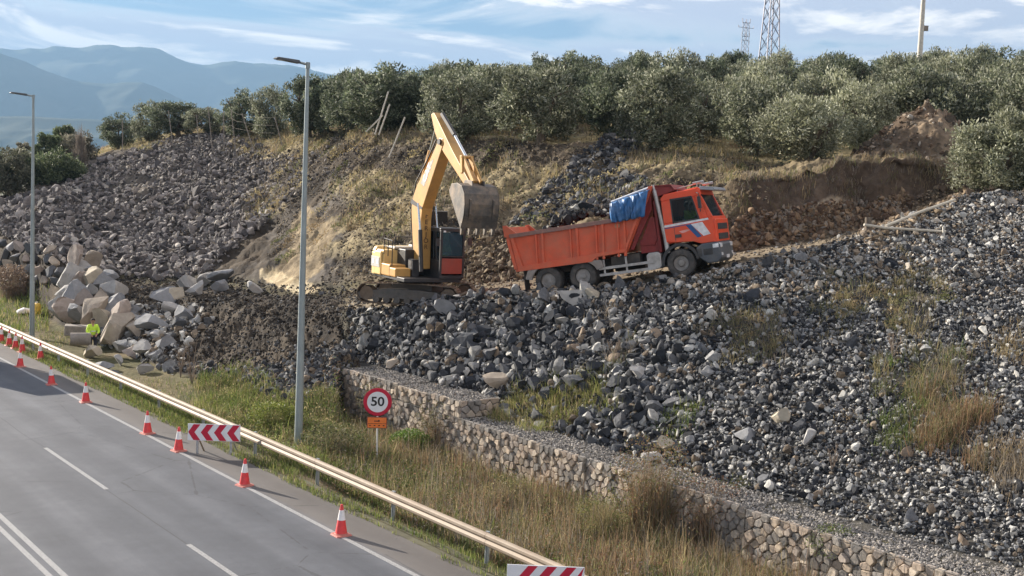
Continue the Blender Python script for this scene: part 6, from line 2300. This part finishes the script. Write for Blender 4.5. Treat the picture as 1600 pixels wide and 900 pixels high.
bush(1015, 842, 150, 170, 1500, [RUST, TAN, GREYB, OLV], [.3, .3, .25, .15], 'largest dry brown bush in front of the basket wall', leaf=5000, lpal=[(.18, .14, .06), (.14, .15, .05), (.26, .15, .08)])
bush(940, 850, 100, 90, 700, [OLV, TAN, STRAW], [.4, .3, .3], 'olive green bush left of the largest dry bush', leaf=2500, lpal=[(.12, .14, .045), (.2, .18, .07)])
bush(1110, 860, 120, 120, 900, [RUST, GREYB, TAN], [.35, .35, .3], 'reddish dry bush right of the largest one by the basket wall', leaf=1500, lpal=[(.28, .15, .09), (.2, .16, .08)])
bush(640, 712, 70, 42, 500, [GREEN, LIME, OLV], [.5, .3, .2], 'rounded fresh green bush right of the speed sign', 'green_bush', leaf=4500, lpal=[(.10, .19, .03), (.16, .22, .05), (.07, .12, .03)])
bush(428, 668, 90, 40, 500, [LIME, STRAW, OLV], [.4, .3, .3], 'yellow green bush left of the tall street lamp', 'green_bush', leaf=4500, lpal=[(.16, .20, .04), (.24, .25, .07), (.10, .13, .03)])
bush(520, 715, 110, 56, 700, [GREYB, TAN, OLV], [.4, .3, .3], 'grey brown bush between the street lamp and the speed sign', leaf=4000, lpal=[(.15, .15, .07), (.20, .18, .10), (.09, .12, .04)])
bush(690, 690, 90, 70, 800, [GREYB, RUST, TAN], [.4, .3, .3], 'grey dry bush at the corner of the basket wall', leaf=2200, lpal=[(.2, .17, .11), (.13, .13, .06)])
bush(600, 655, 100, 60, 900, [GREYB, TAN, STRAW], [.45, .3, .25], 'pale dry brush growing against the basket wall behind the sign', leaf=2200, lpal=[(.24, .2, .13), (.16, .16, .08)])
bush(1300, 885, 90, 60, 400, [GREEN, OLV, TAN], [.4, .3, .3], 'low green bush at the wall foot near the bottom edge', 'green_bush', leaf=2500, lpal=[(.10, .15, .035), (.15, .17, .06)])
bush(780, 800, 80, 60, 600, [TAN, STRAW, GREYB], [.4, .3, .3], 'straw coloured clump between the guard rail and the wall', leaf=900, lpal=[(.3, .25, .12), (.16, .16, .07)])
bush(18, 488, 70, 52, 500, [RUST, GREYB], [.5, .5], 'brownish leafless bush at the left edge below the dry stone wall', d=72, leaf=3500, lpal=[(.17, .12, .09), (.21, .16, .12)])
# bare saplings on the dark bank
def sapling(px_, py_, hpx, label, spread=.25, name='bare_sapling', d=None, r0=.02, col_m=None):
    g_ = ground_at(px_, py_) if d is None else at(px_, d)
    h_ = hpx * g_[1] / F_PX
    r_ = empty(name, g_, 0, label, 'sapling')
    m_ = MB()
    stems = 5
    for q_ in range(stems):
        a_ = RNG.uniform(0, 6.28)
        tipx, tipy = math.cos(a_) * h_ * spread * RNG.uniform(.3, 1), math.sin(a_) * h_ * spread * RNG.uniform(.3, 1)
        hh_ = h_ * RNG.uniform(.6, 1)
        m_.tube([(0, 0, -.05), (tipx * .4, tipy * .4, hh_ * .5), (tipx, tipy, hh_)], [r0, r0 * .6, r0 * .2], 5)
        for k_ in range(7):
            f_ = RNG.uniform(.25, .9)
            a2 = RNG.uniform(0, 6.28)
            s0 = Vector((tipx * f_ * .9, tipy * f_ * .9, hh_ * f_))
            s1 = s0 + Vector((math.cos(a2) * h_ * .12, math.sin(a2) * h_ * .12, h_ * .16))
            m_.tube([s0, s1], [r0 * .4, r0 * .12], 4)
    m_.build('stems', paint('twig', (.22, .17, .13), .9) if 'twig' not in bpy.data.materials else bpy.data.materials['twig'], r_)


sapling(300, 600, 80, 'bare thin sapling in front of the dark dirt bank')
sapling(282, 590, 60, 'shorter bare sapling left of the thin one by the dirt bank')
sapling(960, 560, 40, 'small leafless shrub in the middle of the rock embankment', .5)
sapling(1395, 560, 40, 'twiggy plant in the gravel on the right slope', .5)
sapling(1300, 740, 46, 'leafless twigs low in the gravel above the wall', .4)

# ------------------------------------------------------------------ growth at the far left edge
def blobtree(px_, d_, pyb_, wpx, hpx, pal, label, name='broadleaf_tree', nl=9000, cat='tree'):
    g_ = W(px_, pyb_, d_)
    gz_ = float(hgt(g_[0], g_[1])[0])
    s_ = F_PX / d_
    top_ = W(px_, pyb_ - hpx, d_)[2]
    h_, w_ = top_ - gz_, wpx / s_
    r_ = empty(name, (g_[0], g_[1], gz_ - .1), 0, label, cat)
    tm, cm = olive_variant(int(px_ + d_), max(h_, 1.2), w_, nl, .2, pal=pal, lsz=1.25)
    link_mesh('trunk', tm, r_); link_mesh('crown', cm, r_)


GLP = ((.07, .095, .05), (.12, .15, .08), (.20, .23, .13))
BRP = ((.13, .125, .095), (.18, .175, .13), (.24, .225, .18))  # lighter and greyer, with distance haze painted into the leaves
blobtree(72, 104, 300, 46, 100, GLP, 'tall green tree right of the left street lamp')
blobtree(44, 106, 310, 44, 100, BRP, 'brownish tree partly hidden by the left street lamp')
blobtree(102, 110, 262, 50, 74, GLP, 'green tree between the tall green tree and the bare shrub')
blobtree(70, 98, 330, 120, 96, GLP, 'wide dark green bush at the foot of the trees at the left', 'bush', 14000, 'bush')
blobtree(14, 96, 345, 100, 122, [(.11, .115, .08), (.16, .165, .115), (.22, .215, .16)], 'grey brown bush at the left picture edge above the stone slope', 'bush', 12000, 'bush')  # leaf tones greyed here too, as painted haze
blobtree(-30, 108, 345, 110, 130, GLP, 'green tree at the left picture edge behind the brown bush')
blobtree(115, 106, 262, 70, 60, BRP, 'brown bush at the foot of the bare upright shrub', 'bush', 8000, 'bush')
g = W(124, 258, 101)
r_ = empty('bare_shrub', (g[0], g[1], float(hgt(g[0], g[1])[0]) - .1), 0, 'upright leafless brown shrub with feathery twigs left of the olive row', 'shrub')
n_ = 650
ang_ = RNG.uniform(0, 6.28, n_); rad_ = RNG.uniform(0, 1, n_) ** .7 * .8
zz_ = RNG.uniform(0, 2.6, n_)
P_ = np.stack([np.cos(ang_) * rad_ * (1 - zz_ / 4), np.sin(ang_) * rad_ * (1 - zz_ / 4), zz_], 1)
link_mesh('twigs', blades(P_, RNG.uniform(.8, 2.3, n_), RNG.uniform(.012, .028, n_), .22, pick(n_, [(.17, .145, .125), (.23, .20, .17)], [.5, .5]), 'twigs'), r_)

# ------------------------------------------------------------------ posts, poles, pipes, pylons
wood = paint('weathered_wood', (.56, .53, .47), .85, var=.25, scale=6)
woodd = paint('fence_post', (.26, .23, .20), .9, var=.25, scale=6)


def pole_between(name, a, b, r_, mat, label, cat, grp=None, n=6, r1=None):
    a, b = Vector([float(c_) for c_ in a]), Vector([float(c_) for c_ in b])
    m_ = MB()
    m_.tube([(0, 0, 0), b - a], [r_, r1 or r_], n)
    o_ = m_.build(name, mat, None, smooth=True)
    o_.location = a
    tag(o_, label, cat, grp)
    return o_


posts = [(263, 173, 271, 210, 'leaning fence post behind the far left stones'), (307, 180, 312, 208, 'short fence post in front of the small olive'), (325, 166, 333, 206, 'tall leaning fence post left of the slim dark olive'),
         (349, 174, 351, 204, 'thin straight fence post by the dark olive'), (361, 171, 370, 202, 'leaning fence post in front of the dark olive'), (378, 177, 400, 223, 'strongly slanted fence post on the dry grass'),
         (429, 182, 443, 222, 'slanted fence post left of the tall lamp post'), (191, 188, 192, 217, 'straight fence post at the smallest olive')]
tops = []
for (x0, y0, x1, y1, lb) in posts:
    d_ = float(np.interp(x1, [190, 300, 450], [106, 103, 91]))
    A_, B_ = W(x1, y1, d_), W(x0, y0, d_)
    A_[2] = min(A_[2], float(hgt(A_[0], A_[1])[0])) - .15
    pole_between('fence_post', A_, B_, .045, woodd, lb, 'fence post', 'posts of the broken fence')
    tops.append(B_)
tops.sort(key=lambda v: v[0])
m = MB()
for k_ in range(len(tops) - 1):
    a_, b_ = Vector(tops[k_]), Vector(tops[k_ + 1])
    for dz in (.1, .7, 1.3):
        m.tube([a_ - Vector((0, 0, dz)), (a_ + b_) / 2 - Vector((0, 0, dz + .12)), b_ - Vector((0, 0, dz))], .006, 3)
o = m.build('fence_wire', woodd); tag(o, 'sagging wire strung between the posts of the broken fence', 'wire')
for (x0, y0, x1, y1, d_, lb) in ((607, 143, 586, 210, 71, 'tallest of the crossed wooden poles in front of the dark olive'), (609, 163, 592, 211, 70.5, 'shorter of the crossed wooden poles in front of the dark olive'), (598, 180, 572, 206, 71, 'thin low stick beside the crossed poles'), (633, 183, 608, 246, 69, 'single slanted wooden pole standing on the slope left of the boom')):
    A_, B_ = W(x1, y1, d_), W(x0, y0, d_)
    pole_between('wooden_pole', A_, B_, .05, wood, lb, 'wooden pole')
# pipes on the crest at the right
pale_w = paint('pale_timber', (.50, .46, .38), .7, var=.2, scale=5)
a_, b_, c_ = W(1350, 351, 39.6), W(1415, 358, 39.8), W(1478, 362, 39.6)
m = MB(); m.tube([Vector(a_), Vector((a_ + b_) / 2) + Vector((0, 0, -.03)), Vector(b_), Vector(c_)], .045, 8); o = m.build('long_pole', pale_w, smooth=True)
tag(o, 'long pale pole lying level on the crest right of the truck', 'pole')
a_, b_, c_ = W(1384, 353, 40.0), W(1438, 331, 41.0), W(1492, 312, 42.0)
m = MB(); m.tube([Vector(a_), Vector(b_), Vector(c_)], .05, 8); o = m.build('long_pole', pale_w, smooth=True)
tag(o, 'long pale pole sloping up to the right on the crest', 'pole')
pole_between('wooden_stake', W(1475, 374, 39.5), W(1474, 354, 39.5), .04, wood, 'short upright stake at the end of the level pole', 'stake')
m = MB(); m.box((0, 0, 0), (.9, .35, .10)); o = m.build('dark_slab', paint('slate_slab', (.06, .065, .07), .8), bevel=.02); g = W(1344, 383, 40.2); o.location = g; o.rotation_euler = (.1, -.15, .2); tag(o, 'dark flat slab on the crest below the long pole', 'slab')
m = MB(); m.tube([(0, 0, -.3), (.03, 0, .3), (-.02, .02, .75)], [.22, .16, .10], 8); o = m.build('tree_stump', bark, smooth=True); g = W(1355, 372, 41); o.location = g; tag(o, 'dark weathered stump under the start of the long pole', 'stump')
# utility pole
d_ = 112
A_, B_ = W(1438, 78, d_), W(1443.6, -14, d_)
A_[2] = float(hgt(A_[0], A_[1])[0]) - .3
u_ = empty('utility_pole', A_, 0, 'tall wooden utility pole rising over the olive trees at the right', 'utility pole')
m = MB(); m.tube([(0, 0, 0), Vector(B_ - A_)], [.30, .20], 10); m.build('shaft', wood, u_, smooth=True)
hh_ = W(1440, 44, d_)[2] - A_[2]
m = MB(); m.box((.35, 0, hh_), (.5, .2, .5)); m.build('junction_box', woodd, u_, bevel=.02)
# lattice towers
steel = paint('pylon_steel', (.20, .21, .26), .6, .3)


def lattice(px_, d_, pyb_, pyt_, wb, wt, label, name='lattice_tower', arms=()):
    A_, T_ = W(px_, pyb_, d_), W(px_, pyt_, d_)
    h_ = T_[2] - A_[2]
    r_ = empty(name, A_, R(22), label, 'pylon')
    m_ = MB()
    nseg = max(4, int(h_ / (wb * .85)))
    th = wb * .026
    for sx_ in (-1, 1):
        for sy_ in (-1, 1):
            m_.tube([(sx_ * wb / 2, sy_ * wb / 2, 0), (sx_ * wt / 2, sy_ * wt / 2, h_)], th * 1.5, 4)
    m_.build('legs', steel, r_)
    m_ = MB()
    for k_ in range(nseg):
        f0, f1 = k_ / nseg, (k_ + 1) / nseg
        w0, w1 = (wb + (wt - wb) * f0) / 2, (wb + (wt - wb) * f1) / 2
        cs_ = [(-1, -1), (1, -1), (1, 1), (-1, 1)]
        for q_ in range(4):
            a1, a2 = cs_[q_], cs_[(q_ + 1) % 4]
            m_.tube([(a1[0] * w0, a1[1] * w0, h_ * f0), (a2[0] * w1, a2[1] * w1, h_ * f1)], th * .7, 3)
            m_.tube([(a2[0] * w0, a2[1] * w0, h_ * f0), (a1[0] * w1, a1[1] * w1, h_ * f1)], th * .7, 3)
    m_.build('bracing', steel, r_)
    for (f_, half, horn) in arms:
        m_ = MB()
        m_.tube([(-half, 0, h_ * f_), (half, 0, h_ * f_)], th * 2.0, 4)
        for s_ in (-1, 1):
            m_.tube([(s_ * half, 0, h_ * f_), (s_ * (half * 1.03), 0, h_ * f_ + horn)], th * 2.4, 4)
        if horn > .8: m_.tube([(0, 0, h_ * f_), (0, 0, h_ * f_ + horn * .8)], th * 2.4, 4)
        m_.build('cross_arm', steel, r_)
    return r_


lattice(1198, 210, 150, -110, 3.1, .8, 'large steel lattice pylon running out of the top of the photo')
lattice(1162, 300, 110, 34, 1.5, 1.2, 'small distant steel pylon left of the large lattice pylon', arms=((.98, 1.1, 1.1), (.88, 2.2, .5), (.70, 1.1, 0.9), (.62, 1.1, -0.7)))

# ------------------------------------------------------------------ small things on the left bench
g = ground_at(57, 492, 45)
r_ = empty('water_drum', g, .3, 'small yellow plastic container behind the left street lamp', 'container')
m = MB(); m.lathe([(.20, 0), (.23, .05), (.23, .55), (.18, .66), (.08, .68)], n=16); m.build('drum', paint('yellow_plastic', (.75, .50, .08), .45), r_, smooth=True)
m = MB(); m.lathe([(.07, .68), (.07, .75)], n=10); m.build('cap', wht_p, r_)
g = ground_at(40, 490, 45)
m = MB(); m.prism([(-.5, 0), (.5, 0), (.42, .22), (-.1, .34), (-.46, .18)], -.25, .25); o = m.build('white_sack', wht_p, bevel=.08); o.location = g; o.rotation_euler = (0, 0, .5); tag(o, 'white sack on the ground beside the yellow container', 'sack')
conc = paint('concrete', (.27, .245, .22), .9, var=.3, scale=4, dirt=(.14, .11, .08), dirt_amt=.7)
g = W(126, 530, 53.0)
m = MB()
m.lathe([(.30, -.45), (.30, .45), (.20, .45), (.20, -.45), (.30, -.45)], (0, 0, 0), 'x', 22, cap=False); o = m.build('concrete_pipe', conc, smooth=True); o.location = g; o.rotation_euler = (0, 0, R(20)); tag(o, 'short pale concrete pipe lying left of the worker', 'pipe')
g = W(120, 513, 56.0)
m = MB(); m.box((0, 0, -.1), (1.1, .8, .5)); o = m.build('concrete_block', conc, bevel=.04); o.location = g; o.rotation_euler = (0, .05, .3); tag(o, 'grey brown concrete block behind the short pipe', 'block')
# dark panel on the slope behind the boom
g = W(683, 343, 56.5)
m = MB(); m.box((0, 0, 0), (1.0, .25, .85)); o = m.build('dark_panel', paint('dark_panel', (.03, .026, .022), .9), bevel=.01); o.location = g; o.rotation_euler = (.2, 0, .1); tag(o, 'dark rectangular panel on the slope behind the excavator boom', 'panel')

# unseen vehicle built as a box van left of view, for its shadow
g = road_at(48, 592) + np.array([-0.82, 0.57, 0]) * 7.6
r_ = empty('unseen_van', (g[0], g[1], 0), R(128), 'unseen white box van on the road outside the left picture edge, placed for its shadow', 'van')
m = MB(); m.box((-1.0, 0, 1.85), (4.2, 2.1, 2.5)); m.build('cargo_box', paint('van_white', (.75, .75, .74), .4), r_, bevel=.05)
m = MB(); m.prism([(1.15, .5), (3.0, .5), (3.05, 1.2), (2.3, 1.45), (1.8, 2.2), (1.15, 2.25)], -.95, .95); cb = m.build('cab', bpy.data.materials['van_white'], r_, bevel=.05)
m = MB(); m.prism([(1.84, 2.18), (2.32, 1.46), (2.35, 1.50), (1.87, 2.2)], -.85, .85); m.prism([(1.3, 1.5), (2.1, 1.5), (1.75, 2.1), (1.3, 2.1)], -.96, .96); m.build('windows', GLASS, cb)
m = MB(); m.box((-.3, 0, .5), (5.2, .9, .2)); m.build('chassis', chs_t, r_)
for x_ in (-2.0, 2.2):
    for y_ in (-.9, .9):
        m = MB(); m.lathe([(.02, -.05), (.2, -.1), (.34, -.11), (.37, 0), (.34, .11), (.2, .1), (.02, .05)], (x_, y_, .37), 'y', 20); m.build('wheel', tyr_t, r_, smooth=True)
